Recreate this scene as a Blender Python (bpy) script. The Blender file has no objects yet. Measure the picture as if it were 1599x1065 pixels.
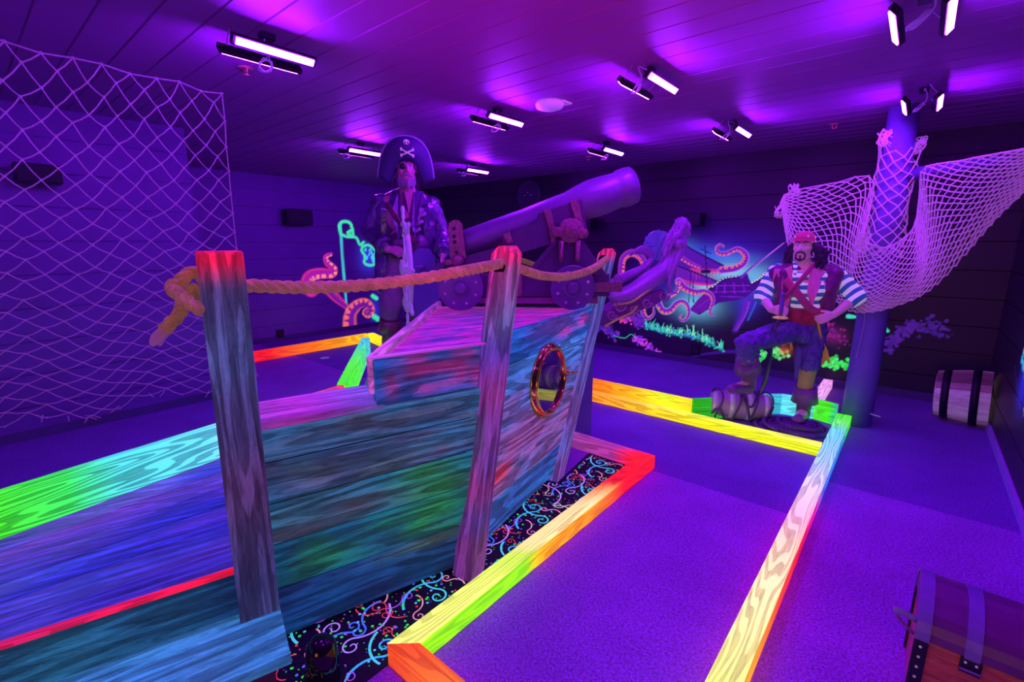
import bpy, bmesh, math, random
import numpy as np
from mathutils import Vector, Matrix
R = math.radians
S = bpy.context.scene
COL = S.collection
# ---------------------------------------------------------------- camera
FPX, YAW, PITCH, CH = 736.4, R(40.4), R(11.7), 1.6
cam = bpy.data.cameras.new('camera'); camo = bpy.data.objects.new('camera', cam); COL.objects.link(camo)
cam.sensor_width = 36.0; cam.lens = FPX / 1599 * 36; cam.clip_start = 0.05; cam.clip_end = 60
camo.location = (0, 0, CH); camo.rotation_euler = (R(90) - PITCH, 0, YAW)
S.camera = camo
# ---------------------------------------------------------------- world and view
w = bpy.data.worlds.new('world'); S.world = w; w.use_nodes = True
w.node_tree.nodes['Background'].inputs[0].default_value = (.12, .03, .3, 1)
w.node_tree.nodes['Background'].inputs[1].default_value = 0.015
S.view_settings.view_transform = 'Standard'; S.view_settings.look = 'None'
S.view_settings.exposure = 0.0; S.view_settings.gamma = 1.0; S.view_settings.use_curve_mapping = False
LAMP_STRENGTH = 250.0
LAMP_COLOR = (.30, .012, 1.0)
def light(name, typ, loc, power, color, size=.3, target=None, spot=None):
    l = bpy.data.lights.new(name, typ); l.energy = power; l.color = color
    if typ == 'AREA': l.size = size
    else: l.shadow_soft_size = size
    if spot: l.spot_size = R(spot); l.spot_blend = .9
    o = bpy.data.objects.new(name, l); COL.objects.link(o); o.location = loc
    if target is not None:
        o.rotation_euler = (Vector(target) - Vector(loc)).to_track_quat('-Z', 'Y').to_euler()
    return o
# unseen warm lamp low behind the camera; unseen magenta spot added to tint the ceiling
light('rear_warm_light', 'AREA', (.1, -2.2, .75), 16, (1.0, .35, .06), .9, (-.9, 2.5, .7))
light('added_ceiling_wash', 'SPOT', (-.35, -.4, .7), 160, (1.0, .0, .45), .1, (-1.55, 2.1, 2.8), 50)

# ---------------------------------------------------------------- geometry of the view, used to measure the place
FW = np.array([-math.sin(YAW) * math.cos(PITCH), math.cos(YAW) * math.cos(PITCH), -math.sin(PITCH)])
RT = np.array([math.cos(YAW), math.sin(YAW), 0.0]); UP = np.cross(RT, FW); C0 = np.array([0, 0, CH])
FH = np.array([-math.sin(YAW), math.cos(YAW), 0.0])
def _ray(x, y): return FW + RT * (x - 799.5) / FPX + UP * (532.5 - y) / FPX
def G(x, y, z=0.0): d = _ray(x, y); return Vector(C0 + d * (z - CH) / d[2])
def PX(x, y, X): d = _ray(x, y); return Vector(C0 + d * X / d[0])
def PY(x, y, Y): d = _ray(x, y); return Vector(C0 + d * Y / d[1])
def PP(x, y, p0, n):
    d = _ray(x, y); return Vector(C0 + d * (np.dot(np.array(p0) - C0, n) / np.dot(d, n)))
def AT(x, y, h): d = _ray(x, y); return Vector(C0 + d * h / d.dot(FH))
V = Vector
def lin(c):
    return tuple((v / 12.92 if v <= .04045 else ((v + .055) / 1.055) ** 2.4) for v in c)
def rgb(r, g, b): return lin((r / 255, g / 255, b / 255))

# ---------------------------------------------------------------- objects
WM = {}
def link(name, data, world=None, parent=None):
    o = bpy.data.objects.new(name, data); COL.objects.link(o)
    m = world if world is not None else Matrix.Identity(4)
    if parent is not None:
        o.parent = parent; o.matrix_parent_inverse = WM[parent.name].inverted()
    o.matrix_basis = m; WM[o.name] = m.copy()
    return o
def tag(o, label=None, cat=None, group=None, kind=None):
    if label: o['label'] = label
    if cat: o['category'] = cat
    if group: o['group'] = group
    if kind: o['kind'] = kind
    return o
def thing(name, label, cat, loc, group=None):
    o = link(name, None, Matrix.Translation(V(loc))); o.empty_display_size = .1
    return tag(o, label, cat, group)
class MB:
    """collects shapes (world coordinates) for ONE mesh"""
    def __init__(s): s.v = []; s.f = []; s.c = []
    def add(s, vs, fs, col=None):
        k = len(s.v); s.v += [tuple(p) for p in vs]; s.f += [tuple(i + k for i in f) for f in fs]
        s.c += [col if col else (1, 1, 1)] * len(vs) if not (isinstance(col, list)) else col
        return s
    def box(s, c, size, rot=None, col=None):
        c = V(c); hx, hy, hz = size[0] / 2, size[1] / 2, size[2] / 2
        vs = [V((x, y, z)) for x in (-hx, hx) for y in (-hy, hy) for z in (-hz, hz)]
        if rot is not None: vs = [rot @ p for p in vs]
        return s.add([p + c for p in vs], [(0, 1, 3, 2), (4, 6, 7, 5), (0, 4, 5, 1), (2, 3, 7, 6), (0, 2, 6, 4), (1, 5, 7, 3)], col)
    def tube(s, pts, r, seg=8, cap=True, col=None, closed=False, squash=None):
        pts = [V(p) for p in pts]; n = len(pts)
        if not isinstance(r, (list, tuple)): r = [r] * n
        vs = []; fs = []; up = None
        for i in range(n):
            if closed: t = pts[(i + 1) % n] - pts[i - 1]
            else: t = pts[min(i + 1, n - 1)] - pts[max(i - 1, 0)]
            if t.length < 1e-9: t = V((0, 0, 1))
            t.normalize()
            if up is None:
                up = V((0, 0, 1)) if abs(t.z) < .9 else V((0, 1, 0))
            up = (up - t * up.dot(t))
            if up.length < 1e-6: up = t.orthogonal()
            up.normalize(); sd = t.cross(up)
            for k in range(seg):
                a = 2 * math.pi * k / seg; q = squash or (1, 1)
                vs.append(pts[i] + (up * math.cos(a) * q[0] + sd * math.sin(a) * q[1]) * r[i])
        m = n if closed else n - 1
        for i in range(m):
            for k in range(seg):
                a = i * seg + k; b = i * seg + (k + 1) % seg; j = ((i + 1) % n) * seg
                fs.append((a, b, j + (k + 1) % seg, j + k))
        if cap and not closed:
            fs.append(tuple(reversed(range(seg)))); fs.append(tuple((n - 1) * seg + k for k in range(seg)))
        return s.add(vs, fs, col)
    def lathe(s, prof, o, axis=(0, 0, 1), seg=32, col=None):
        """prof: (distance along axis, radius)"""
        axis = V(axis).normalized(); u = axis.orthogonal().normalized(); w_ = axis.cross(u); o = V(o)
        vs = []; fs = []
        for d, r_ in prof:
            for k in range(seg):
                a = 2 * math.pi * k / seg
                vs.append(o + axis * d + (u * math.cos(a) + w_ * math.sin(a)) * max(r_, 1e-4))
        for i in range(len(prof) - 1):
            for k in range(seg):
                a = i * seg + k; b = i * seg + (k + 1) % seg
                fs.append((a, b, b + seg, a + seg))
        fs.append(tuple(reversed(range(seg)))); fs.append(tuple((len(prof) - 1) * seg + k for k in range(seg)))
        return s.add(vs, fs, col)
    def ell(s, c, r, rot=None, seg=16, rings=10, col=None):
        c = V(c); r = (r, r, r) if not isinstance(r, (tuple, list)) else r
        vs = []; fs = []
        for i in range(rings + 1):
            th = math.pi * i / rings
            for k in range(seg):
                ph = 2 * math.pi * k / seg
                rr = max(math.sin(th), 1e-3)
                p = V((r[0] * rr * math.cos(ph), r[1] * rr * math.sin(ph), r[2] * math.cos(th)))
                vs.append(c + (rot @ p if rot is not None else p))
        for i in range(rings):
            for k in range(seg):
                a = i * seg + k; b = i * seg + (k + 1) % seg
                fs.append((a, a + seg, b + seg, b))
        fs.append(tuple(range(seg))); fs.append(tuple(reversed([rings * seg + k for k in range(seg)])))
        return s.add(vs, fs, col)
    def cap(s, a, b, ra, rb, seg=12, squash=None):
        """capsule with two radii: a limb segment"""
        a = V(a); b = V(b)
        s.tube([a, b], [ra, rb], seg, True, None, False, squash)
        s.ell(a, ra * (min(squash) if squash else 1), None, seg, 8); s.ell(b, rb * (min(squash) if squash else 1), None, seg, 8)
        return s
    def prism(s, poly, n, th, col=None):
        """poly: points of a planar outline; extruded by n*th"""
        n = V(n).normalized() * th; k = len(poly); p = [V(q) for q in poly]
        vs = p + [q + n for q in p]
        fs = [tuple(reversed(range(k))), tuple(range(k, 2 * k))] + [(i, (i + 1) % k, k + (i + 1) % k, k + i) for i in range(k)]
        return s.add(vs, fs, col)
    def build(s, name, mat, parent=None, origin=None, rot=None, smooth=False, bevel=0, mods=None, fix=True):
        me = bpy.data.meshes.new(name)
        if rot is not None or origin is not None or parent is not None:
            o_ = V(origin) if origin is not None else (WM[parent.name].translation if parent is not None else V((0, 0, 0)))
        else: o_ = V((0, 0, 0))
        m = Matrix.Translation(o_) @ (rot.to_4x4() if rot is not None else Matrix.Identity(4))
        inv = m.inverted()
        me.from_pydata([inv @ V(p) for p in s.v], [], s.f)
        if any(c != (1, 1, 1) for c in s.c):
            ca = me.color_attributes.new('Col', 'FLOAT_COLOR', 'POINT')
            ca.data.foreach_set('color', np.array([(c[0], c[1], c[2], 1) for c in s.c], dtype=np.float32).ravel())
        if fix:
            bm = bmesh.new(); bm.from_mesh(me); bmesh.ops.recalc_face_normals(bm, faces=bm.faces); bm.to_mesh(me); bm.free()
        if smooth: me.polygons.foreach_set('use_smooth', [True] * len(me.polygons))
        me.materials.append(mat)
        ob = link(name, me, m, parent)
        if bevel:
            b = ob.modifiers.new('bevel', 'BEVEL'); b.width = bevel; b.segments = 2; b.limit_method = 'ANGLE'; b.angle_limit = R(40)
        if mods: mods(ob)
        return ob
def remesh(vox, smooth_it=4, disp=None):
    def f(o):
        m = o.modifiers.new('remesh', 'REMESH'); m.mode = 'VOXEL'; m.voxel_size = vox; m.use_smooth_shade = True
        if smooth_it:
            q = o.modifiers.new('smooth', 'SMOOTH'); q.factor = .5; q.iterations = smooth_it
        if disp:
            t = bpy.data.textures.new('folds', 'CLOUDS'); t.noise_scale = disp[1]
            d = o.modifiers.new('folds', 'DISPLACE'); d.texture = t; d.strength = disp[0]; d.mid_level = .5
    return f
def catmull(pts, n=12, closed=False):
    pts = [V(p) for p in pts]; out = []; N = len(pts)
    rng = range(N if closed else N - 1)
    for i in rng:
        p1 = pts[i]; p2 = pts[(i + 1) % N]
        p0 = pts[i - 1] if (i > 0 or closed) else p1 * 2 - p2
        p3 = pts[(i + 2) % N] if (i + 2 < N or closed) else p2 * 2 - p1
        for k in range(n):
            t = k / n
            out.append(.5 * ((2 * p1) + (p2 - p0) * t + (2 * p0 - 5 * p1 + 4 * p2 - p3) * t * t + (3 * p1 - p0 - 3 * p2 + p3) * t ** 3))
    if not closed: out.append(pts[-1])
    return out
def resample(pts, step):
    out = [pts[0]]; acc = 0
    for a, b in zip(pts, pts[1:]):
        L = (b - a).length
        if L < 1e-9: continue
        d = step - acc
        while d <= L:
            out.append(a.lerp(b, d / L)); d += step
        acc = (acc + L) % step if True else 0
    out.append(pts[-1]); return out

# ---------------------------------------------------------------- materials
def nodes(name):
    m = bpy.data.materials.new(name); m.use_nodes = True
    nt = m.node_tree; b = nt.nodes['Principled BSDF']
    return m, nt, b
def N(nt, typ, **kw):
    n = nt.nodes.new(typ)
    for k, v in kw.items():
        if k in n.inputs.keys(): n.inputs[k].default_value = v
        else: setattr(n, k, v)
    return n
def coords(nt, scale=(1, 1, 1), kind='Object'):
    tc = nt.nodes.new('ShaderNodeTexCoord'); mp = nt.nodes.new('ShaderNodeMapping'); mp.inputs['Scale'].default_value = scale
    nt.links.new(tc.outputs[kind], mp.inputs[0]); return mp.outputs[0]
def mixc(nt, fac, a, b, blend='MIX'):
    m = nt.nodes.new('ShaderNodeMix'); m.data_type = 'RGBA'; m.blend_type = blend
    for sock, val in ((m.inputs[0], fac), (m.inputs[6], a), (m.inputs[7], b)):
        if hasattr(val, 'is_linked') or isinstance(val, bpy.types.NodeSocket): nt.links.new(val, sock)
        elif isinstance(val, (int, float)): sock.default_value = val
        else: sock.default_value = (*val[:3], 1)
    return m.outputs[2]
def ramp(nt, fac, stops):
    r = nt.nodes.new('ShaderNodeValToRGB'); e = r.color_ramp.elements
    while len(e) < len(stops): e.new(.5)
    for i, (p, c) in enumerate(stops):
        e[i].position = p; e[i].color = (*c[:3], 1) if isinstance(c, (tuple, list)) else (c, c, c, 1)
    nt.links.new(fac, r.inputs[0]); return r.outputs[0]
def bump(nt, b, h, strength=.3, dist=.01):
    n = nt.nodes.new('ShaderNodeBump'); n.inputs['Strength'].default_value = strength; n.inputs['Distance'].default_value = dist
    nt.links.new(h, n.inputs['Height']); nt.links.new(n.outputs[0], b.inputs['Normal'])
def noise(nt, vec, scale, detail=4, rough=.6, dist=0):
    n = N(nt, 'ShaderNodeTexNoise'); n.inputs['Scale'].default_value = scale; n.inputs['Detail'].default_value = detail
    n.inputs['Roughness'].default_value = rough; n.inputs['Distortion'].default_value = dist
    nt.links.new(vec, n.inputs['Vector']); return n.outputs['Fac']
_mats = {}
def plain(name, col, rough=.6, metal=0, em=0, var=.25, nscale=12, bmp=.15, coat=0, emcol=None):
    if name in _mats: return _mats[name]
    m, nt, b = nodes(name)
    v = coords(nt); f = noise(nt, v, nscale, 5)
    c = mixc(nt, f, tuple(x * (1 - var) for x in col), tuple(min(1, x * (1 + var)) for x in col))
    nt.links.new(c, b.inputs['Base Color']); b.inputs['Roughness'].default_value = rough; b.inputs['Metallic'].default_value = metal
    b.inputs['Coat Weight'].default_value = coat
    if em:
        if emcol: b.inputs['Emission Color'].default_value = (*emcol, 1)
        else: nt.links.new(c, b.inputs['Emission Color'])
        b.inputs['Emission Strength'].default_value = em
    if bmp: bump(nt, b, f, bmp)
    _mats[name] = m; return m
def emissive(name, col, s):
    m, nt, b = nodes(name); b.inputs['Base Color'].default_value = (.8, .8, .8, 1)
    b.inputs['Emission Color'].default_value = (*col, 1); b.inputs['Emission Strength'].default_value = s
    return m
def painted_wood(name, em, base=1.0, dark=.3, contrast=1.0, rough=.55, brush=0.0, ringscale=7, hi=.62, lo=.28):
    """fluorescent paint over pine: colour from the painted attribute, grain from the board's own length (local X)"""
    m, nt, b = nodes(name)
    at = nt.nodes.new('ShaderNodeAttribute'); at.attribute_name = 'Col'
    info = nt.nodes.new('ShaderNodeObjectInfo')
    tc = nt.nodes.new('ShaderNodeTexCoord')
    add = nt.nodes.new('ShaderNodeVectorMath'); add.operation = 'ADD'
    sc = nt.nodes.new('ShaderNodeVectorMath'); sc.operation = 'SCALE'; sc.inputs[0].default_value = (7.1, 3.3, 5.7)
    nt.links.new(info.outputs['Random'], sc.inputs['Scale']); nt.links.new(tc.outputs['Object'], add.inputs[0]); nt.links.new(sc.outputs[0], add.inputs[1])
    def mp(s):
        q = nt.nodes.new('ShaderNodeMapping'); q.inputs['Scale'].default_value = s; nt.links.new(add.outputs[0], q.inputs[0]); return q.outputs[0]
    # growth rings, warped so that they close into cathedrals and knots
    warp = noise(nt, mp((.55, 6.5, 6.5)), 1.0, 2, .45)
    mul = nt.nodes.new('ShaderNodeMath'); mul.operation = 'MULTIPLY'; mul.inputs[1].default_value = ringscale * 9; nt.links.new(warp, mul.inputs[0])
    sn = nt.nodes.new('ShaderNodeMath'); sn.operation = 'SINE'; nt.links.new(mul.outputs[0], sn.inputs[0])
    rings = ramp(nt, sn.outputs[0], [(.0, .0), (.30, .75), (1.0, 1.0)])
    fine = noise(nt, mp((7, 170, 170)), 1.0, 5, .75)
    g = mixc(nt, .55, rings, fine, 'MIX')
    g2 = ramp(nt, g, [(lo, dark), (hi, 1.0)])
    gg = mixc(nt, contrast, (1, 1, 1), g2)
    c = mixc(nt, 1.0, at.outputs['Color'], gg, 'MULTIPLY')
    if brush:
        br = noise(nt, mp((4.5, 42, 42)), 1.0, 7, .78, .8)
        c = mixc(nt, 1.0, c, ramp(nt, br, [(.32, 1 - brush), (.66, 1 + brush * .9)]), 'MULTIPLY')
    bc = mixc(nt, 1.0, c, (base, base, base), 'MULTIPLY')
    nt.links.new(bc, b.inputs['Base Color']); nt.links.new(c, b.inputs['Emission Color'])
    b.inputs['Emission Strength'].default_value = em; b.inputs['Roughness'].default_value = rough
    bump(nt, b, g, .25, .004)
    return m
M_RAIL = painted_wood('fluorescent_pine', 1.2, .6, .30, .85, ringscale=15, lo=.18, hi=.46)
M_RAILG = painted_wood('fluorescent_pine_strong_grain', 1.25, .6, .20, .85, ringscale=15, lo=.2, hi=.56)
M_HULL = painted_wood('fluorescent_washed_hull', .76, .42, .35, .8, .7, .75)
M_DECK = painted_wood('fluorescent_washed_deck', .55, .6, .45, .7, .65, .65)

def interp(stops, t):
    if t <= stops[0][0]: return stops[0][1]
    for (a, ca), (b_, cb) in zip(stops, stops[1:]):
        if t <= b_:
            k = (t - a) / (b_ - a); return tuple(ca[i] * (1 - k) + cb[i] * k for i in range(3))
    return stops[-1][1]
def blobs(seed, n, cols, sx, sz):
    rnd = random.Random(seed)
    return [(rnd.random(), rnd.random(), rnd.choice(cols), sx * rnd.uniform(.5, 1.5), sz * rnd.uniform(.5, 1.5), rnd.uniform(.3, .9)) for _ in range(n)]
def blobcol(base, bl, s, t):
    c = list(base)
    for bs, bt, col, sx, sz, a in bl:
        d = ((s - bs) / sx) ** 2 + ((t - bt) / sz) ** 2
        if d < 6:
            k = a * math.exp(-d)
            for i in range(3): c[i] = c[i] * (1 - k) + col[i] * k
    return tuple(c)
def gridbox(mb, fn, ns, nt_, th, nrm, colfn):
    """a board whose face is fn(s,t) (s,t in 0..1), thickness th behind it along nrm"""
    nrm = V(nrm); vs = []; cs = []; fs = []
    for j in range(nt_ + 1):
        for i in range(ns + 1):
            s, t = i / ns, j / nt_; p = V(fn(s, t)); vs.append(p); cs.append(colfn(s, t))
    k0 = len(vs)
    for j in range(nt_ + 1):
        for i in range(ns + 1):
            vs.append(vs[j * (ns + 1) + i] + nrm * th); cs.append(cs[j * (ns + 1) + i])
    q = lambda i, j: j * (ns + 1) + i
    for j in range(nt_):
        for i in range(ns):
            fs.append((q(i, j), q(i + 1, j), q(i + 1, j + 1), q(i, j + 1)))
            fs.append((k0 + q(i, j), k0 + q(i, j + 1), k0 + q(i + 1, j + 1), k0 + q(i + 1, j)))
    for i in range(ns):
        fs.append((q(i, 0), k0 + q(i, 0), k0 + q(i + 1, 0), q(i + 1, 0)))
        fs.append((q(i, nt_), q(i + 1, nt_), k0 + q(i + 1, nt_), k0 + q(i, nt_)))
    for j in range(nt_):
        fs.append((q(0, j), q(0, j + 1), k0 + q(0, j + 1), k0 + q(0, j)))
        fs.append((q(ns, j), k0 + q(ns, j), k0 + q(ns, j + 1), q(ns, j + 1)))
    mb.add(vs, fs, cs)
def frame(x, up=(0, 0, 1)):
    x = V(x).normalized(); up = V(up); y = up.cross(x).normalized(); z = x.cross(y)
    return Matrix((x, y, z)).transposed()
def board(name, a, b, w_, h_, stops, mat=None, parent=None, up=(0, 0, 1), n=40, bev=.004, mit=(0, 0), bl=None, side=None):
    """straight board, a->b along its top centre line; w across, h down; ends mitred by mit (offset of the +y side)"""
    a = V(a); b = V(b); m = frame(b - a, up); L = (b - a).length
    mb = MB(); vs = []; cs = []; fs = []
    for i in range(n + 1):
        s = i / n
        for (yy, zz) in (((-.5, 0), (.5, 0), (.5, -.12), (.5, -1), (-.5, -1), (-.5, -.12)) if side else ((-.5, 0), (.5, 0), (.5, -1), (-.5, -1))):
            x = s * L + (mit[0] * yy * 2 * (1 - s) + mit[1] * yy * 2 * s)
            vs.append(a + m @ V((x, yy * w_, zz * h_)))
            c = interp(stops, s)
            if side and zz < 0: c = interp(side, s)
            if bl: c = blobcol(c, bl, s, yy + .5)
            cs.append(c)
    W_ = 6 if side else 4
    for i in range(n):
        for k in range(W_):
            p = i * W_ + k; q = i * W_ + (k + 1) % W_; fs.append((p, q, q + W_, p + W_))
    fs.append(tuple(reversed(range(W_)))); fs.append(tuple(n * W_ + k for k in range(W_)))
    mb.add(vs, fs, cs)
    return mb.build(name, mat or M_RAIL, parent, origin=a, rot=m, bevel=bev)
# ---------------------------------------------------------------- painting on the walls: flat brush strokes in wall coordinates (run, height)
class Canvas:
    def __init__(s, U, Z, proj): s.U = U; s.Z = Z; s.C = np.zeros(U.shape + (3,)); s.p = proj
    def pts(s, P): return [s.p(*q) for q in P]
    def mix(s, K, col): s.C[:] = s.C * (1 - K[..., None]) + np.array(col) * K[..., None]
    def glow(s, c, r, col, a=1.0, rot=0.0):
        x, z = s.p(*c); x2, _ = s.p(c[0] + r[0], c[1]); _, z2 = s.p(c[0], c[1] + r[1])
        du = (s.U - x) / abs(x2 - x); dz = (s.Z - z) / abs(z2 - z)
        s.mix(a * np.exp(-(du ** 2 + dz ** 2)), col)
    def dist(s, P):
        D = np.full(s.U.shape, 9.0); T = np.zeros(s.U.shape); n = len(P) - 1
        us = [p[0] for p in P]; zs = [p[1] for p in P]; pad = .15
        i0, i1 = np.searchsorted(s.Z[:, 0], [min(zs) - pad, max(zs) + pad]); j0, j1 = np.searchsorted(s.U[0], [min(us) - pad, max(us) + pad])
        U = s.U[i0:i1, j0:j1]; Z = s.Z[i0:i1, j0:j1]
        if U.size == 0: return D, T
        d0 = D[i0:i1, j0:j1]; t0 = T[i0:i1, j0:j1]
        for k in range(n):
            ax, az = P[k]; bx, bz = P[k + 1]; dx, dz = bx - ax, bz - az; L = dx * dx + dz * dz + 1e-9
            t = np.clip(((U - ax) * dx + (Z - az) * dz) / L, 0, 1); d = np.hypot(U - ax - t * dx, Z - az - t * dz)
            m = d < d0; d0[m] = d[m]; t0[m] = ((k + t) / n)[m]
        return D, T
    def stroke(s, P, w_, col, a=1.0, soft=.35, smooth=True, dash=0):
        P = s.pts(P)
        if smooth and len(P) > 2: P = [(q.x, q.y) for q in catmull([V((x, z, 0)) for x, z in P], 6)]
        D, T = s.dist(P); w0, w1 = w_ if isinstance(w_, tuple) else (w_, w_)
        W = w0 + (w1 - w0) * T; K = np.clip((W - D) / (W * soft + 1e-6), 0, 1) * a
        if dash: K = K * (np.sin(T * dash * 6.283) > -.2)
        s.mix(K, col); return P
    def poly(s, P, col, a=1.0):
        P = s.pts(P); ins = np.zeros(s.U.shape, bool); n = len(P)
        for i in range(n):
            x1, z1 = P[i]; x2, z2 = P[(i + 1) % n]
            c = ((z1 > s.Z) != (z2 > s.Z)); xx = (x2 - x1) * (s.Z - z1) / ((z2 - z1) or 1e-9) + x1
            ins ^= c & (s.U < xx)
        s.mix(ins * a, col)
    def tentacle(s, P, w_, fill, edge, suck, side=1, dash=14):
        s.stroke(P, (w_[0] * 1.25, w_[1] * 1.25), edge, .9); s.stroke(P, (w_[0] * .95, w_[1] * .95), fill, 1)
        Q = s.pts(P); Q = catmull([V((x, z, 0)) for x, z in Q], 6); n = len(Q); R_ = []
        for i, q in enumerate(Q):
            t = (Q[min(i + 1, n - 1)] - Q[max(i - 1, 0)]); t = t.normalized() if t.length > 0 else V((1, 0, 0))
            k = (w_[0] + (w_[1] - w_[0]) * i / n) * .6 * side; R_.append((q.x - t.y * k, q.y + t.x * k))
        D, T = s.dist(R_); W = .5 * (w_[0] + (w_[1] - w_[0]) * T); K = np.clip((W - D) / (W * .4), 0, 1) * (np.sin(T * dash * 6.283) > -.3)
        s.mix(K, suck)
    def speckle(s, P, r, n, cols, size, seed=1):
        rnd = random.Random(seed); Q = s.pts(P)
        for _ in range(n):
            k = rnd.randrange(len(Q) - 1); t = rnd.random(); x = Q[k][0] + (Q[k + 1][0] - Q[k][0]) * t + rnd.gauss(0, r); z = Q[k][1] + (Q[k + 1][1] - Q[k][1]) * t + rnd.gauss(0, r)
            rr = size * rnd.uniform(.5, 1.4); i0, i1 = np.searchsorted(s.Z[:, 0], [z - rr, z + rr]); j0, j1 = np.searchsorted(s.U[0], [x - rr, x + rr])
            if i1 <= i0 or j1 <= j0: continue
            K = (np.hypot(s.U[i0:i1, j0:j1] - x, s.Z[i0:i1, j0:j1] - z) < rr) * .85
            s.C[i0:i1, j0:j1] = s.C[i0:i1, j0:j1] * (1 - K[..., None]) + np.array(rnd.choice(cols)) * K[..., None]
def q_(r, g, b): return rgb(r, g, b)
def paint_mural(U, Z):
    c = Canvas(U, Z, lambda x, y: (lambda p: (p.x - XF, p.z))(PY(x, y, YB)))
    c.glow((1130, 405), (95, 42), q_(50, 15, 170), .9); c.glow((1050, 440), (60, 45), q_(50, 15, 150), .8)
    c.glow((1215, 430), (45, 30), q_(50, 20, 150), .7)
    c.glow((1098, 398), (42, 14), q_(50, 90, 220), .8); c.glow((1135, 402), (50, 8), q_(60, 120, 220), .6)
    c.glow((1142, 426), (40, 15), q_(130, 215, 225), .95); c.glow((1088, 476), (34, 20), q_(110, 200, 225), .95)
    c.glow((1062, 392), (20, 15), q_(70, 150, 220), .7); c.glow((1180, 436), (34, 16), q_(110, 190, 225), .85); c.glow((1108, 448), (26, 9), q_(150, 225, 225), .9)
    c.glow((1215, 455), (24, 12), q_(60, 90, 220), .6); c.glow((1165, 470), (22, 22), q_(60, 60, 210), .6)
    # sunken galleon, light shafts below
    c.stroke([(1185, 455), (1160, 490), (1148, 516)], (.14, .05), q_(70, 30, 190), .6, .9)
    c.poly([(1058, 372), (1080, 389), (1130, 415), (1127, 423), (1112, 424), (1080, 421), (1056, 412)], q_(85, 20, 160))
    c.poly([(1056, 414), (1124, 441), (1105, 446), (1072, 443), (1055, 440)], q_(105, 25, 170))
    c.stroke([(1080, 421), (1100, 423), (1127, 424)], .035, q_(215, 50, 130), .8, .9); c.stroke([(1058, 436), (1080, 442), (1112, 446)], .03, q_(225, 50, 140), .8, .9)
    for k in range(9): c.stroke([(1082 + k * 5.2, 421), (1082 + k * 5.2, 430 + (k * 7) % 9)], (.018, .004), q_(200, 50, 140), .8)
    c.stroke([(1060, 373), (1080, 389), (1130, 415)], .012, q_(30, 5, 70), 1); c.stroke([(1056, 414), (1124, 441)], .012, q_(30, 5, 70), 1)
    c.poly([(1108, 452), (1130, 436), (1152, 433), (1166, 424), (1172, 441), (1190, 434), (1199, 420), (1197, 433), (1182, 450), (1166, 463), (1150, 469), (1122, 473), (1106, 483), (1092, 492), (1076, 484), (1094, 464)], q_(62, 8, 128))
    c.poly([(1092, 464), (1112, 458), (1118, 470), (1100, 486), (1086, 490), (1078, 482)], q_(110, 20, 160), .7)
    for a, b_ in [((1118, 446), (1170, 446)), ((1115, 456), (1172, 455)), ((1125, 463), (1160, 464)), ((1120, 446), (1118, 458)), ((1132, 443), (1131, 458)), ((1146, 442), (1147, 458)), ((1160, 442), (1163, 456)), ((1090, 480), (1114, 462))]: c.stroke([a, b_], .008, q_(130, 30, 200), .9)
    c.stroke([(1107, 453), (1130, 436), (1153, 432)], .022, q_(30, 5, 60)); c.stroke([(1112, 448), (1130, 435), (1153, 431)], .010, q_(210, 200, 240), 1, .3, dash=9)
    c.stroke([(1173, 443), (1187, 436), (1197, 423)], .025, q_(25, 5, 60)); c.stroke([(1174, 441), (1187, 434), (1196, 423)], .012, q_(230, 230, 250), 1, .3, dash=7)
    c.stroke([(1158, 433), (1176, 416), (1224, 380)], (.022, .008), q_(110, 30, 190), .95); c.stroke([(1166, 426), (1224, 379)], .005, q_(220, 120, 220), .7)
    c.stroke([(1101, 384), (1103, 424), (1104, 450)], .008, q_(20, 5, 50)); c.stroke([(1097, 424), (1107, 424)], .028, q_(25, 5, 60)); c.stroke([(1094, 388), (1110, 396)], .008, q_(20, 5, 50))
    c.stroke([(1079, 425), (1075, 474)], .008, q_(25, 5, 70)); c.stroke([(1082, 440), (1083, 473)], .008, q_(25, 5, 70))
    c.stroke([(1195, 420), (1190, 450), (1168, 500)], .01, q_(40, 110, 220), .7)
    # tentacles
    F_, E_, O_ = q_(120, 25, 180), q_(205, 110, 235), q_(255, 110, 60)
    c.tentacle([(1130, 385), (1124, 382), (1119, 387), (1122, 395), (1134, 396), (1150, 389), (1160, 393), (1165, 401), (1161, 411), (1148, 419), (1127, 422)], (.012, .045), F_, E_, O_, -1, 22)
    c.tentacle([(1116, 493), (1108, 488), (1113, 472), (1111, 461), (1100, 455), (1086, 456), (1070, 450), (1060, 440)], (.010, .05), F_, E_, O_, 1, 20)
    c.tentacle([(1064, 491), (1061, 496), (1067, 501), (1075, 492), (1074, 478), (1066, 471), (1056, 474), (1046, 485), (1034, 484), (1025, 466)], (.010, .05), F_, q_(160, 170, 250), O_, 1, 22)
    c.tentacle([(1021, 480), (1020, 491), (1012, 497), (1005, 490), (1003, 474)], (.012, .045), F_, q_(160, 150, 240), O_, -1, 12)
    c.tentacle([(970, 424), (973, 404), (986, 395), (1000, 401), (1008, 416)], (.05, .05), F_, q_(190, 60, 190), O_, -1, 14)
    c.tentacle([(1092, 417), (1076, 410), (1058, 399), (1046, 396)], (.02, .04), F_, q_(190, 60, 190), O_, 1, 10)
    c.tentacle([(1060, 440), (1057, 455), (1046, 462)], (.02, .03), F_, E_, q_(255, 150, 120), 1, 8)
    c.stroke([(1146, 516), (1160, 492), (1166, 470)], (.015, .035), q_(105, 25, 185), .9); c.stroke([(1150, 516), (1164, 492), (1170, 472)], .006, q_(170, 80, 220), .8)
    # sea bed
    c.poly([(930, 500), (1000, 500), (1060, 510), (1140, 540), (1240, 560), (1240, 640), (930, 600)], q_(8, 0, 30), .8)
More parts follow.
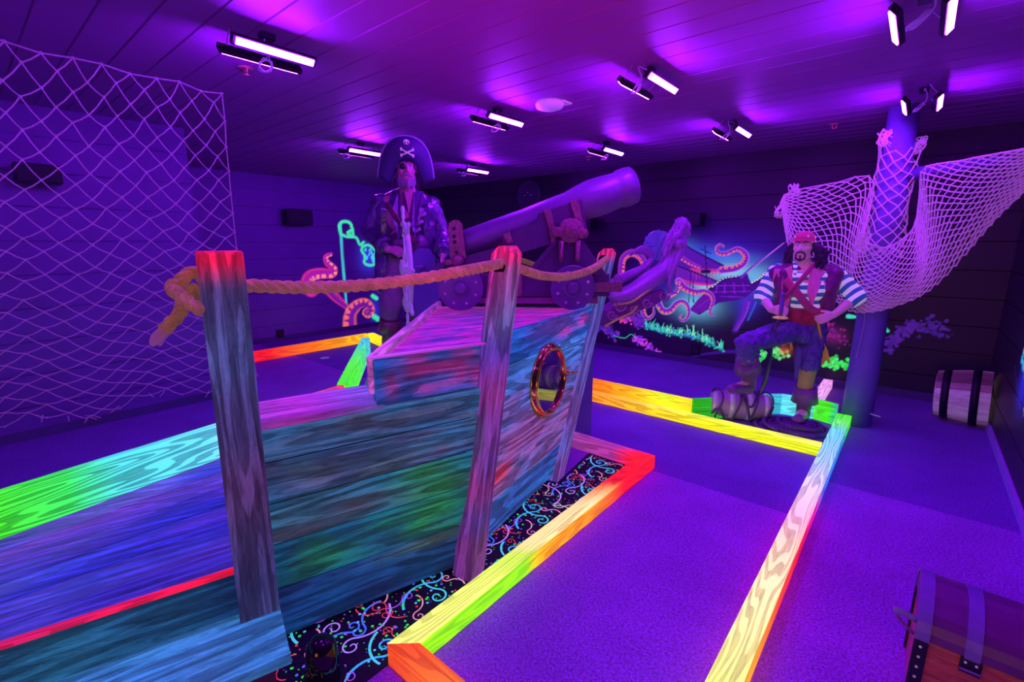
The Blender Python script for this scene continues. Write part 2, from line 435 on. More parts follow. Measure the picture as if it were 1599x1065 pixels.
    c.glow((1020, 520), (70, 12), q_(15, 5, 60), .5)
    c.stroke([(1066, 562), (1100, 553), (1150, 549), (1185, 556)], (.01, .05), q_(60, 20, 160), .7, .9)
    rnd = random.Random(5)
    base = lambda x: np.interp(x, [1003, 1040, 1080, 1110, 1132], [508, 519, 524, 536, 548])
    for k in range(120):
        x = rnd.uniform(1004, 1130); y = base(x); h_ = rnd.uniform(4, 12) * (1.7 if rnd.random() < .15 else 1)
        c.stroke([(x, y), (x + rnd.uniform(-2, 2), y - h_ * .5), (x + rnd.uniform(-3, 3), y - h_)], (.011, .004), rnd.choice([q_(60, 235, 160), q_(40, 200, 150), q_(80, 220, 220), q_(150, 250, 200)]), .9, smooth=False)
    c.stroke([(1004, 508), (1040, 520), (1080, 526), (1110, 538), (1130, 548)], (.03, .03), q_(20, 130, 140), .6, .9)
    c.speckle([(1004, 508), (1040, 519), (1080, 525), (1130, 547)], .018, 160, [q_(60, 240, 160), q_(30, 190, 170), q_(40, 120, 220)], .010, 3)
    c.speckle([(988, 526), (1005, 535), (1030, 553)], .03, 130, [q_(170, 50, 220), q_(230, 70, 220), q_(110, 30, 200)], .016, 4)
    c.speckle([(968, 500), (990, 498)], .03, 60, [q_(240, 60, 150), q_(220, 50, 180)], .014, 5)
    c.speckle([(985, 496), (1004, 505)], .05, 80, [q_(90, 25, 170), q_(120, 40, 190)], .02, 6)
    c.speckle([(935, 505), (962, 525)], .045, 90, [q_(80, 25, 160), q_(110, 40, 190)], .02, 7)
    c.stroke([(958, 524), (975, 528), (985, 522), (992, 527)], .010, q_(50, 180, 150), .8)
    # flowers and coral around the pirate
    for k in range(75):
        x = rnd.choice([rnd.gauss(1207, 16), rnd.gauss(1305, 12)]); y = np.interp(x, [1180, 1215, 1240, 1280, 1320], [557, 550, 555, 563, 570]) + rnd.gauss(0, 5)
        c.stroke([(x - 2, y), (x, y - 2), (x + 2, y), (x, y + 2), (x - 2, y)], .010, rnd.choice([q_(60, 250, 90), q_(50, 220, 70), q_(120, 250, 150)]), .9)
    c.speckle([(1165, 572), (1172, 575)], .02, 16, [q_(240, 90, 190)], .016, 8)
    c.glow((1300, 524), (18, 12), q_(120, 20, 110), .8); c.glow((1225, 548), (10, 7), q_(220, 90, 20), .6)
    c.speckle([(1286, 515), (1312, 530)], .05, 60, [q_(150, 25, 120), q_(100, 20, 110)], .014, 9)
    c.stroke([(1325, 494), (1335, 495)], (.03, .02), q_(60, 220, 190)); c.stroke([(1375, 509), (1386, 517)], (.035, .02), q_(60, 200, 180))
    c.speckle([(1384, 543), (1400, 525), (1420, 512), (1440, 505)], .03, 120, [q_(80, 25, 150), q_(60, 20, 130)], .016, 10)
    c.speckle([(1450, 515), (1465, 508), (1475, 520)], .035, 70, [q_(70, 25, 140), q_(50, 20, 120)], .014, 11)
    return c.C
def paint_left(U, Z):
    c = Canvas(U, Z, lambda x, y: (lambda p: (p.y - 1.62, p.z))(PX(x, y, XF)))
    GR = q_(50, 235, 140)
    c.glow((575, 402), (14, 22), q_(40, 60, 220), .8); c.glow((585, 485), (8, 20), q_(40, 50, 200), .7)
    c.stroke([(532, 350), (534, 395), (538, 440), (541, 475), (543, 500)], .030, q_(40, 200, 190), .95)
    c.stroke([(532, 366), (530, 352), (536, 346), (546, 348), (550, 357), (551, 368), (543, 364), (548, 360)], .035, GR)
    c.stroke([(533, 366), (543, 370), (556, 371), (562, 382), (568, 378)], .030, GR)
    c.stroke([(566, 385), (576, 383), (586, 392), (584, 402), (586, 412), (576, 414), (569, 410), (570, 400), (565, 392), (566, 385)], .032, GR)
    c.speckle([(572, 392), (580, 405)], .07, 24, [q_(60, 210, 230)], .025, 2)
    c.tentacle([(517, 397), (509, 401), (511, 410), (521, 420), (518, 427), (500, 427), (486, 431), (481, 440), (486, 452)], (.03, .12), q_(170, 20, 130), q_(255, 60, 80), q_(255, 150, 90), 1, 14)
    c.tentacle([(515, 452), (524, 464), (540, 478)], (.10, .05), q_(110, 20, 120), q_(255, 60, 80), q_(200, 40, 90), 1, 8)
    c.tentacle([(573, 482), (569, 488), (575, 492), (580, 484), (572, 474), (560, 476), (549, 487), (546, 503), (549, 526)], (.03, .14), q_(110, 20, 120), q_(255, 110, 40), q_(255, 110, 40), -1, 16)
    c.stroke([(560, 518), (567, 519), (572, 523)], (.06, .02), q_(70, 230, 60)); c.stroke([(582, 462), (588, 466)], .05, GR); c.stroke([(584, 494), (590, 498)], .06, GR)
    return c.C
def paint_right(U, Z):
    c = Canvas(U, Z, lambda x, y: (lambda p: (p.y - YN, p.z))(PX(x, y, XR)))
    c.glow((1601, 590), (8, 55), q_(30, 40, 230), .9)
    c.stroke([(1600, 545), (1596, 560), (1600, 575), (1604, 600), (1600, 640)], .03, q_(60, 190, 255), .9)
    c.stroke([(1585, 575), (1590, 620), (1597, 655)], .006, q_(60, 20, 160), .6)
    return c.C
# ================================================================ the room
CEIL = 2.66
XL, XF, XR, YB, YN = -5.45, -8.0, .66, 6.34, -3.0     # left wall, recessed left wall, right wall, mural wall, wall behind
M_CEIL = plain('dark_painted_ceiling', (.36, .06, .42), .55, 0, 0, .1, 3, .05)
M_TRIM = plain('dark_painted_trim', (.10, .05, .2), .5, 0, 0, .1, 4, .05)
def wall_mat(name, lo, hi):
    m, nt, b = nodes(name)
    at = nt.nodes.new('ShaderNodeAttribute'); at.attribute_name = 'Col'
    v = coords(nt); f = noise(nt, v, 3, 4)
    base = mixc(nt, f, lo, hi)
    c = mixc(nt, .25, base, at.outputs['Color'], 'ADD')
    nt.links.new(c, b.inputs['Base Color']); b.inputs['Roughness'].default_value = .42
    nt.links.new(at.outputs['Color'], b.inputs['Emission Color']); b.inputs['Emission Strength'].default_value = .85
    return m
M_WALL = wall_mat('siding_lit_tone', (.17, .04, .36), (.25, .06, .50)); M_WALLD = wall_mat('siding_shade_tone', (.026, .008, .035), (.045, .014, .06))  # brightness from nearby lamps on the left walls is put into the lighter tone
def siding(name, o, u, L, n, H=CEIL, us=None, zs=None, paint=None, pitch=.27, mat=None):
    """shiplap wall: grooves every pitch; o = floor corner, u = run, n = towards the room"""
    o = V(o); u = V(u); n = V(n)
    rows = [(0, 0)]; k = 1
    while k * pitch < H - .02:
        z = k * pitch; rows += [(z - .007, 0), (z - .002, -.012), (z + .002, -.012), (z + .004, 0)]; k += 1
    rows.append((H, 0))
    if zs:
        zz = [r[0] for r in rows]
        for z in zs:
            if min(abs(z - q) for q in zz) > .004: rows.append((z, 0))
        rows.sort()
    us = us or [0, L]
    P = np.array([[(o + u * a)[i] for i in range(3)] for a in us])
    Z = np.array([r[0] for r in rows]); D = np.array([r[1] for r in rows])
    nu, nz = len(us), len(rows)
    vv = P[None, :, :] + Z[:, None, None] * np.array([0, 0, 1.]) + D[:, None, None] * np.array(n)
    idx = np.arange(nu * nz).reshape(nz, nu)
    f = np.stack([idx[:-1, :-1], idx[:-1, 1:], idx[1:, 1:], idx[1:, :-1]], -1).reshape(-1, 4)
    if u.cross(V((0, 0, 1))).dot(n) < 0: f = f[:, ::-1]
    me = bpy.data.meshes.new(name); me.from_pydata(vv.reshape(-1, 3).tolist(), [], f.tolist())
    ca = me.color_attributes.new('Col', 'FLOAT_COLOR', 'POINT')
    col = np.zeros((nz * nu, 4), np.float32); col[:, 3] = 1
    if paint is not None:
        U, ZZ = np.meshgrid(np.array(us), Z); col[:, :3] = paint(U, ZZ).reshape(-1, 3)
    ca.data.foreach_set('color', col.ravel())
    me.materials.append(mat or M_WALL); ob = link(name, me); ob['kind'] = 'structure'
    return ob
def quad(name, pts, mat):
    mb = MB(); mb.add(pts, [tuple(range(len(pts)))]); o = mb.build(name, mat, fix=False); o['kind'] = 'structure'; return o
siding('wall_left', (XL, YN, 0), (0, 1, 0), 1.62 - YN, (1, 0, 0))
siding('wall_left_return', (XF, 1.62, 0), (1, 0, 0), XL - XF, (0, 1, 0))
siding('wall_right', (XR, YN, 0), (0, 1, 0), YB - YN, (-1, 0, 0), mat=M_WALLD, us=[0, 6.0] + list(np.arange(6.05, YB - YN, .03)) + [YB - YN], zs=list(np.arange(.05, 1.5, .03)), paint=lambda U, Z: paint_right(U, Z)) if 'paint_right' in globals() else siding('wall_right', (XR, YN, 0), (0, 1, 0), YB - YN, (-1, 0, 0))
siding('wall_near', (XL, YN, 0), (1, 0, 0), XR - XL, (0, 1, 0))
# ceiling: beadboard running along X
mb = MB(); ys = [YN]; k = YN + .19
while k < YB - .02: ys += [k - .006, k - .001, k + .001, k + .006]; k += .19
ys.append(YB)
vs = []; fs = []
for i, y in enumerate(ys):
    d = .008 if (i > 0 and i < len(ys) - 1 and (i - 1) % 4 in (1, 2)) else 0
    vs += [(XF, y, CEIL + d), (XR, y, CEIL + d)]
for i in range(len(ys) - 1): fs.append((2 * i, 2 * i + 2, 2 * i + 3, 2 * i + 1))
mb.add(vs, fs); o = mb.build('ceiling', M_CEIL, fix=False); o['kind'] = 'structure'
# carpet floor, laid in strips whose pile runs different ways
def carpet(name, a, b_):
    m, nt, b = nodes(name); v = coords(nt)
    f = noise(nt, v, 210, 2, .8); g = noise(nt, v, 2.2, 3, .6); h = noise(nt, v, 90, 4, .9)
    c = mixc(nt, ramp(nt, f, [(.3, 0), (.7, 1)]), a, b_)
    c = mixc(nt, 1, c, ramp(nt, h, [(.36, .35), (.62, 1.45)]), 'MULTIPLY'); c = mixc(nt, 1, c, ramp(nt, g, [(.3, .85), (.7, 1.1)]), 'MULTIPLY')
    nt.links.new(c, b.inputs['Base Color']); b.inputs['Roughness'].default_value = .95
    b.inputs['Specular IOR Level'].default_value = .15; b.inputs['Sheen Weight'].default_value = .15
    bump(nt, b, f, .6, .01); return m
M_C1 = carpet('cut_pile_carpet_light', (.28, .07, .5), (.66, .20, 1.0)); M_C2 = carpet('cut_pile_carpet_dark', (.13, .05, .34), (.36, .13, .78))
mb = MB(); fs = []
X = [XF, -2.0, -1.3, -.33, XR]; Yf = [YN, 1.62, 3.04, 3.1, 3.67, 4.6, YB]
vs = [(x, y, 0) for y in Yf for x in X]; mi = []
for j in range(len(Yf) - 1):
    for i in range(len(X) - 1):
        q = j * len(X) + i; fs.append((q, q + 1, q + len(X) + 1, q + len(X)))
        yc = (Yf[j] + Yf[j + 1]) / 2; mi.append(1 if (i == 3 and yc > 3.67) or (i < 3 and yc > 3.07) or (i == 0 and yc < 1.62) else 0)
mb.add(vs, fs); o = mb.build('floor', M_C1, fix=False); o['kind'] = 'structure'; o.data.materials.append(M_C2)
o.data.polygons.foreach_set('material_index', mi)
def bar(name, a, b, w_, h_, mat, kind=None, parent=None, bev=.002):
    a = V(a); b = V(b); m = frame(b - a); L = (b - a).length
    mb = MB(); mb.box((a + b) / 2, (L, w_, h_), m); o = mb.build(name, mat, parent, bevel=bev)
    if kind: o['kind'] = kind
    return o
bar('baseboard_left', (XL + .008, YN, .04), (XL + .008, 1.64, .04), .016, .08, M_TRIM, 'structure')
bar('baseboard_recess', (XF + .008, 1.64, .04), (XF + .008, YB, .04), .016, .08, M_TRIM, 'structure')
bar('baseboard_back', (XF, YB - .008, .05), (XR, YB - .008, .05), .016, .07, M_TRIM, 'structure')
bar('baseboard_back_shoe', (XF, YB - .012, .009), (XR, YB - .012, .009), .024, .018, M_TRIM, 'structure')
bar('baseboard_right', (XR - .01, YN, .035), (XR - .01, YB, .035), .02, .07, plain('worn_trim', (.5, .3, .8), .5), 'structure')
bar('trim_1', (XL + .01, 1.57, 0), (XL + .01, 1.57, CEIL), .11, .02, M_TRIM, 'structure')
bar('trim_2', (XL + .01, 1.635, 0), (XL + .01, 1.635, CEIL), .02, .05, M_TRIM, 'structure')

# ================================================================ black light fixtures
M_LAMP = emissive('uv_strip_diffuser', LAMP_COLOR, LAMP_STRENGTH)
M_BLK = plain('matte_black_metal', (.018, .014, .03), .45, .3, 0, .2, 30, .05)
M_CORD = plain('white_cord', (.75, .6, .9), .5, 0, 0, .1)
M_STEEL = plain('steel_wire', (.4, .35, .5), .35, .8, 0, .1)
LZ = 2.56
lamps = [(-2.72, 1.24, 0, 'twin black light fixture over the sagging net, largest and brightest on the ceiling'),
         (-4.75, 3.06, 1, 'twin black light fixture left of the captain hat, by the dark recess'),
         (-2.72, 3.02, 2, 'twin black light fixture just left of the white ceiling sensor'),
         (-1.42, 2.98, 3, 'twin black light fixture just right of the white ceiling sensor'),
         (-4.78, 4.80, 4, 'faint twin black light fixture right of the captain hat, farthest left row'),
         (-2.71, 4.74, 5, 'twin black light fixture above the cannon muzzle with looped cord'),
         (-1.41, 4.67, 6, 'small twin black light fixture with tangled cord between muzzle and mast net'),
         (-.128, 2.93, 7, 'splayed twin black light fixture cut by the top edge, at upper right'),
         (-.128, 4.60, 8, 'splayed twin black light fixture directly above the mast')]
added_unseen = [(-1.42, .95, 9, 'twin black light fixture above the ship ramp'), (-2.72, -.55, 10, 'twin black light fixture above the near end of the ramp'), (-.128, .95, 11, 'twin black light fixture above the near aisle')]  # unseen fixtures continuing the grid, added to light the near part of the room
for X_, Y_, i, lab in lamps + added_unseen:
    t = thing('black_light_fixture', lab, 'light', (X_, Y_, LZ), 'black light fixtures on the ceiling')
    for sgn in (-1, 1):
        ro = Matrix.Rotation(sgn * R(-48), 3, 'Y')
        c = V((X_ + sgn * .085, Y_, LZ)); mb = MB()
        mb.box(c, (.05, .42, .028), ro); h = mb.build('housing', M_BLK, t, bevel=.003)
        n = ro @ V((0, 0, -1)); mb = MB(); mb.box(c + n * .0165, (.032, .385, .006), ro); mb.build('diffuser', M_LAMP, h)
        for e in (-.17, .17):
            mb = MB(); mb.tube([c + V((0, e, .01)), V((X_ + sgn * .03, Y_ + e, CEIL - .02))], .003, 5); mb.build('hanger_wire', M_STEEL, t)
    mb = MB(); mb.box((X_, Y_, CEIL - .015), (.05, .07, .03)); mb.build('junction_box', M_BLK, t, bevel=.003)
    rnd = random.Random(i); y0 = Y_ - .02 if i in (0, 2, 5) else Y_ - .17
    pts = [V((X_, Y_, CEIL - .02)), V((X_ + .01, y0, LZ + .06))]
    for k in range(rnd.choice((9, 11))):
        a = k * 1.9; pts.append(V((X_ + .03 * math.cos(a) + rnd.uniform(-.015, .015), y0 + .035 * math.sin(a), LZ - .01 - .07 * abs(math.sin(a * .5)))))
    mb = MB(); mb.tube(catmull(pts, 8), .0035, 6); mb.build('cord', M_CORD, t, smooth=True)
# ceiling sensor, sprinklers
t = thing('ceiling_sensor', 'white round ceiling sensor with square mounting plate', 'sensor', (-2.3, 3.17, CEIL - .02))
M_WHITE = plain('white_plastic', (.85, .75, .85), .35, 0, .05, .05)
q = (CEIL - CH) / .9
mb = MB(); mb.lathe([(0, .10), (.02, .11), (.045, .10), (.06, .055), (.062, 0)], G(858, 172, CEIL - .06) + V((0, 0, .06)), (0, 0, -1)); mb.build('sensor_dome', M_WHITE, t, smooth=True)
mb = MB(); c = G(874, 162, CEIL - .01); mb.box(c, (.15, .12, .012)); mb.build('mounting_plate', M_WHITE, t, bevel=.003)
mb = MB(); mb.tube([c, c + V((0, -.0, -.03))], .012, 8); mb.build('sensor_stem', M_WHITE, t)
for k, (px, py, lab) in enumerate([(1303, 197, 'small pink sprinkler head in front of the mast net on the dark ceiling'), (919, 247, 'tiny brass sprinkler head left of the looped lamp cord'), (384, 111, 'small recessed sprinkler ring below the largest ceiling lamp')]):
    p = G(px, py, CEIL - .03); t = thing('sprinkler_head', lab, 'sprinkler', p, 'ceiling sprinklers')
    mb = MB(); mb.lathe([(0, .012), (.004, .045), (.008, .045), (.010, .012)], p + V((0, 0, .022)), (0, 0, -1), 20); mb.build('escutcheon', plain('copper', (.8, .35, .3), .35, .6), t, smooth=True)
    mb = MB(); mb.tube([p + V((-.018, 0, .02)), p + V((-.014, 0, -.018)), p + V((.014, 0, -.018)), p + V((.018, 0, .02))], .004, 6); mb.lathe([(0, .02), (.003, .022)], p + V((0, 0, -.02)), (0, 0, -1), 12); mb.build('deflector', plain('copper', (.8, .35, .3)), t, smooth=True)

# ================================================================ border boards
c_ = lambda *a: rgb(*a)
RED, ORG, YEL, GRN, CYN, PNK, WHT, VIO = c_(250, 25, 30), c_(255, 110, 10), c_(250, 235, 20), c_(70, 245, 10), c_(60, 215, 215), c_(255, 60, 170), c_(235, 225, 225), c_(150, 120, 250)
LIM = c_(170, 250, 20); LYE = c_(255, 250, 120); LORG = c_(255, 190, 60)
def rail(label, a, b, w_, h_, stops, mit=(0, 0), cat='border board', **k):
    o = board('border_board', a, b, w_, h_, stops, mit=mit, **k)
    return tag(o, label, cat, 'painted wooden course borders')
rail('lime green to orange border board beside the patterned carpet', (-1.312, .90, .10), (-1.312, 3.04, .10), .095, .10, [(0, c_(245, 255, 110)), (.2, c_(235, 255, 100)), (.32, c_(200, 250, 60)), (.36, c_(255, 240, 140)), (.6, c_(255, 225, 140)), (.72, c_(255, 140, 60)), (.76, RED), (1, c_(255, 30, 30))], mit=(-.0425, -.045), side=[(0, c_(150, 255, 0)), (.3, c_(150, 250, 0)), (.36, c_(255, 170, 0)), (.62, c_(255, 140, 10)), (.74, c_(255, 60, 20)), (.78, RED), (1, RED)])
rail('dark pink border board with a knot at the far end of the patterned carpet', (-2.2, 3.04, .10), (-1.312, 3.04, .10), .09, .10, [(0, c_(120, 50, 150)), (.3, c_(150, 60, 150)), (.75, c_(170, 50, 150)), (.9, c_(255, 30, 80)), (1, c_(255, 30, 40))], mit=(0, .0475))
rail('orange red border board in the near corner at the bottom edge', (-1.312, .90, .10), (-.45, .90, .10), .085, .10, [(0, c_(240, 70, 20)), (.3, c_(250, 110, 20)), (.5, c_(255, 150, 50)), (1, c_(240, 90, 20))], mit=(.047, 0))
rail('long border board fading yellow, pink, white and cyan along the right aisle', (-.325, .7, .10), (-.325, 4.98, .10), .105, .10, [(0, GRN), (.12, c_(225, 255, 50)), (.22, c_(250, 250, 120)), (.33, c_(255, 235, 150)), (.43, c_(255, 210, 160)), (.5, c_(250, 180, 190)), (.6, c_(225, 200, 215)), (.72, c_(160, 200, 230)), (.88, c_(110, 210, 225)), (.93, c_(120, 240, 120)), (1, GRN)], n=120, side=[(0, GRN), (.14, c_(150, 250, 10)), (.22, c_(255, 170, 10)), (.34, c_(255, 70, 20)), (.46, c_(255, 20, 60)), (.56, c_(220, 30, 160)), (.64, c_(60, 110, 230)), (.85, c_(40, 140, 210)), (.93, c_(60, 220, 40)), (1, GRN)])
rail('bright yellow border board across the lane in front of the pirate', (-2.66, 4.12, .09), (-.385, 4.12, .09), .09, .09, [(0, c_(255, 120, 30)), (.25, c_(255, 180, 50)), (.45, c_(255, 235, 70)), (.7, c_(235, 255, 50)), (1, c_(250, 250, 90))], side=[(0, c_(255, 110, 20)), (.25, c_(255, 170, 30)), (.45, c_(255, 220, 20)), (.7, c_(240, 250, 10)), (1, c_(230, 250, 20))])
rail('tall orange to yellow border board behind the yellow lane board', (-2.72, 4.24, .19), (-1.43, 4.24, .19), .05, .19, [(0, c_(255, 60, 30)), (.3, c_(255, 130, 20)), (.6, c_(255, 190, 30)), (.8, c_(220, 250, 30)), (1, c_(250, 220, 30))])
for a, b_, st, lab in [((-1.43, 4.26), (-1.22, 4.47), [(0, c_(30, 160, 20)), (1, c_(40, 170, 40))], 'short dark green border board left of the netted keg'),
                   ((-1.22, 4.47), (-.95, 4.84), [(0, c_(40, 190, 60)), (1, c_(40, 180, 150))], 'green border board behind the netted keg'),
                   ((-.95, 4.84), (-.83, 4.94), [(0, c_(50, 170, 180)), (1, c_(60, 180, 200))], 'shortest teal border board right of the netted keg'),
                   ((-.83, 4.94), (-.56, 5.0), [(0, c_(100, 225, 235)), (1, c_(90, 215, 220))], 'pale cyan border board behind the pirate boots'),
                   ((-.56, 5.0), (-.385, 4.94), [(0, c_(90, 230, 60)), (.7, c_(70, 240, 20)), (1, c_(60, 190, 120))], 'bright green border board between the pirate boot and the mast')]:
    rail(lab, (*a, .19), (*b_, .19), .05, .19, st)
rail('pale pink speckled border board standing behind the pirate standing leg', (-.60, 5.25, .10), (-.60, 6.2, .10), .09, .10, [(0, c_(230, 170, 240)), (1, c_(235, 150, 220))])
rail('red to orange border board across the far left carpet', (-6.80, 2.0, .14), (-6.80, 4.29, .14), .09, .14, [(0, c_(250, 20, 60)), (.3, c_(255, 30, 40)), (.6, c_(255, 120, 10)), (1, c_(255, 190, 20))])
rail('short yellow border board at the end of the orange one', (-6.80, 4.36, .14), (-5.75, 4.1, .14), .09, .14, [(0, c_(250, 240, 30)), (1, c_(250, 240, 30))])

# ================================================================ raised ramp deck left of the ship
DZ = .345
def strip(name, pts, z, th, cols, parent=None, mat=None, planks=6, seed=1, xdir=None):
    """horizontal plank deck on a quad pts (a,b,c,d): a->b and d->c along the planks"""
    a, b, c, d = [V(p) for p in pts]; mb = MB(); rnd = random.Random(seed)
    m = frame(b - a)
    for j in range(planks):
        t0, t1 = j / planks + .003, (j + 1) / planks - .003
        bl = blobs(seed * 31 + j, 26, cols, .09, .35); base = rnd.choice(cols)
        fn = lambda s, t: (a.lerp(b, s)).lerp(d.lerp(c, s), t0 + (t1 - t0) * t) + V((0, 0, z))
        gridbox(mb, fn, 60, 3, th, (0, 0, -1), lambda s, t: blobcol(base, bl, s, t))
    return mb.build(name, mat or M_DECK, parent, origin=(a.x, a.y, z), rot=m)
HA = R(16.5); dA = V((math.sin(HA), math.cos(HA), 0)); nA = V((math.cos(HA), -math.sin(HA), 0))
h0 = V((-1.779, .612, 0))
def pa(t, z, off=0): return h0 + dA * t + nA * off + V((0, 0, z))
ramp_ = thing('ramp_deck', 'blue and purple painted plank ramp deck beside the ship hull', 'ramp', (-2.7, .6, 0))
BLU = [c_(45, 50, 205), c_(70, 60, 210), c_(95, 60, 200), c_(130, 60, 200), c_(60, 80, 220), c_(40, 40, 180), c_(110, 110, 210)]
strip('plank_surface', [(-2.30, -.8, 0), (-1.83, .62, 0), (-3.05, 1.2, 0), (-2.62, -.8, 0)][:0] or [pa(-1.5, 0, -.045), pa(.65, 0, -.06), (-3.16, 1.80, 0), (-2.75, -.8, 0)], DZ, .03, BLU, ramp_, planks=6, seed=4)
o = board('side_board', pa(-1.6, .375, -.02), pa(-.03, .375, -.02), .035, .18, [(0, c_(20, 60, 120)), (1, c_(25, 70, 120))], M_HULL, ramp_, bl=blobs(8, 14, [c_(15, 40, 100), c_(40, 120, 150)], .1, .5))
o = board('red_edge_strip', pa(-1.6, .388, -.02), pa(-.03, .388, -.02), .036, .012, [(0, c_(200, 20, 90)), (.6, c_(200, 20, 80)), (1, c_(250, 20, 40))], M_RAIL, ramp_)
o = board('step_plank', pa(-1.9, .205, .15), pa(.03, .205, .15), .33, .03, [(0, c_(60, 130, 200)), (1, c_(60, 130, 200))], M_HULL, ramp_, bl=[(.985, .2, c_(255, 30, 90), .012, .08, .9)] + [(.86 + k * .02, .16 + k * .01, c_(235, 60, 190), .03, .08, .8) for k in range(6)] + [(.66 + k * .02, .52 - k * .03, c_(200, 40, 150), .02, .03, .8) for k in range(8)] + blobs(5, 16, [c_(70, 150, 220), c_(40, 100, 180)], .1, .3), n=160)
mb = MB(); mb.prism([pa(-1.9, 0, .26), pa(-.02, 0, .26), pa(-.02, .174, .26), pa(-1.9, .174, .26)], -nA, .03); mb.build('skirt_board', plain('dark_maroon_skirt', (.12, .02, .12), .6), ramp_)
mb = MB(); mb.prism([V((-3.12, -.8, 0)) * 1, V((-3.12, -.8, DZ - .03)), V((-3.12, 1.8, DZ - .03)), V((-3.12, 1.8, 0))], (1, 0, 0), .03); mb.build('back_skirt_board', M_TRIM, ramp_)
rail('wide cyan and green side board running up the left edge of the ramp', (-2.80, -.62, .55), (-3.20, 1.78, .55), .045, .21, [(0, c_(90, 255, 20)), (.22, c_(70, 240, 10)), (.34, c_(60, 235, 90)), (.42, c_(80, 220, 210)), (.6, c_(100, 220, 235)), (.72, c_(190, 190, 240)), (.84, c_(240, 120, 200)), (.93, c_(230, 70, 140)), (1, c_(240, 50, 90))], n=80, mat=M_RAILG)
rail('bright green and teal side board angling away behind the hull corner', (-3.23, 1.80, .55), (-4.68, 2.93, .55), .09, .19, [(0, c_(70, 240, 30)), (.35, c_(90, 250, 60)), (.6, c_(80, 230, 130)), (.85, c_(70, 200, 200)), (1, c_(90, 190, 220))])
# platform the captain and the helm stand on
mb = MB(); mb.prism([(-3.15, 1.85, 0), (-4.66, 3.02, 0), (-4.3, 3.9, 0), (-3.2, 3.7, 0), (-2.75, 2.62, 0), (-1.95, 1.5, 0)], (0, 0, 1), DZ)
tag(mb.build('captain_platform', plain('deck_dark', (.25, .15, .5), .6)), 'dark purple platform under the captain and the helm', 'platform')

# ================================================================ the ship
ship = thing('ship_hull', 'pirate ship bow of weathered blue, teal and pink fluorescent planks', 'ship', (-1.75, 1.6, 0))
p2 = V((-1.541, 1.417, 0)); HB = R(-10.2); dB = V((math.sin(HB), math.cos(HB), 0)); nB = V((math.cos(HB), -math.sin(HB), 0))
def pb(t, z, off=0): return p2 + dB * t + nB * off + V((0, 0, z))
A_COL = [[c_(18, 55, 115), c_(25, 45, 110), c_(20, 80, 150)],
         [c_(20, 80, 120), c_(20, 110, 120), c_(35, 70, 120), c_(30, 120, 90)],
         [c_(30, 110, 150), c_(60, 90, 120), c_(40, 120, 110), c_(80, 70, 90)],
         [c_(50, 80, 130), c_(90, 70, 110), c_(50, 120, 170), c_(70, 90, 110)],
         [c_(50, 100, 150), c_(80, 80, 110), c_(60, 70, 110), c_(40, 110, 160)]]
zA = [.03, .25, .446, .62, .79, .925]
mA = frame(dA)
mb = MB()
for j in range(5):
    z0, z1 = zA[j] + .0035, zA[j + 1] - .0035
    bl = blobs(100 + j, 46, A_COL[j], .1, .16)
    if j in (1, 2): bl += [(.82, .7 if j == 1 else .25, c_(30, 130, 50), .2, .5, .75)]
    if j == 2: bl += [(.72, .8, c_(40, 120, 30), .16, .3, .8)]
    if j == 0: bl += [(.8, .9, c_(120, 140, 20), .25, .12, .4)]
    fn = lambda s, t: pa((.02) + s * (.80 + .16 * (z0 + (z1 - z0) * t)), z0 + (z1 - z0) * t)
    gridbox(mb, fn, 70, 8, .03, -nA, lambda s, t: blobcol(A_COL[j][0], bl, s, t))
mb.build('side_planking', M_HULL, ship, origin=pa(0, 0), rot=mA)
M_BACK = plain('flat_dark_shade', (.012, .006, .02), .9, 0, 0, 0, 1, 0)  # dark sheets added behind the planks to put shade into the gaps
MB().prism([pa(.03, .035, -.007), pa(.80, .035, -.007), pa(.93, .92, -.007), pa(.03, .92, -.007)], -nA, .012).build('gap_shade_sheet', M_BACK, ship)
MB().prism([pb(.06, .035, -.007), pb(1.05, .035, -.007), pb(1.76, 1.09, -.007), pb(.33, 1.09, -.007)], -nB, .012).build('gap_shade_sheet', M_BACK, ship)
# raised plank box over panel A
mb = MB(); bl = blobs(77, 30, [c_(25, 80, 170), c_(60, 70, 160), c_(170, 40, 130)], .12, .2) + [(.4 + .1 * k, .62 + .02 * (k % 2), c_(190, 40, 130), .1, .12, .7) for k in range(5)] + [(.12, .55, c_(100, 20, 60), .05, .12, .6), (.3, .5, c_(110, 20, 80), .08, .1, .6)]
gridbox(mb, lambda s, t: pa(.465 + s * (.96 - .465 - .02 * (1 - t)), .942 + .198 * t, .018), 60, 14, .035, -nA, lambda s, t: blobcol(c_(25, 80, 170), bl, s, t))
mb.build('raised_plank', M_HULL, ship, origin=pa(.46, .95), rot=mA)
M_EDGE = painted_wood('fluorescent_pink_edge', .5, .9, .5, .5)
board('pink_edge_strip', pa(.45, 1.146, 0), pa(.99, 1.146, 0), .038, .008, [(0, c_(210, 110, 210)), (1, c_(210, 70, 190))], M_EDGE, ship)
board('cap_rail', pa(.02, .955, -.125), pa(.50, .955, -.125), .28, .03, [(0, c_(190, 80, 200)), (.5, c_(180, 70, 200)), (1, c_(130, 110, 220))], M_DECK, ship, bl=[(.3, .5, c_(240, 40, 190), .2, .5, .7)])
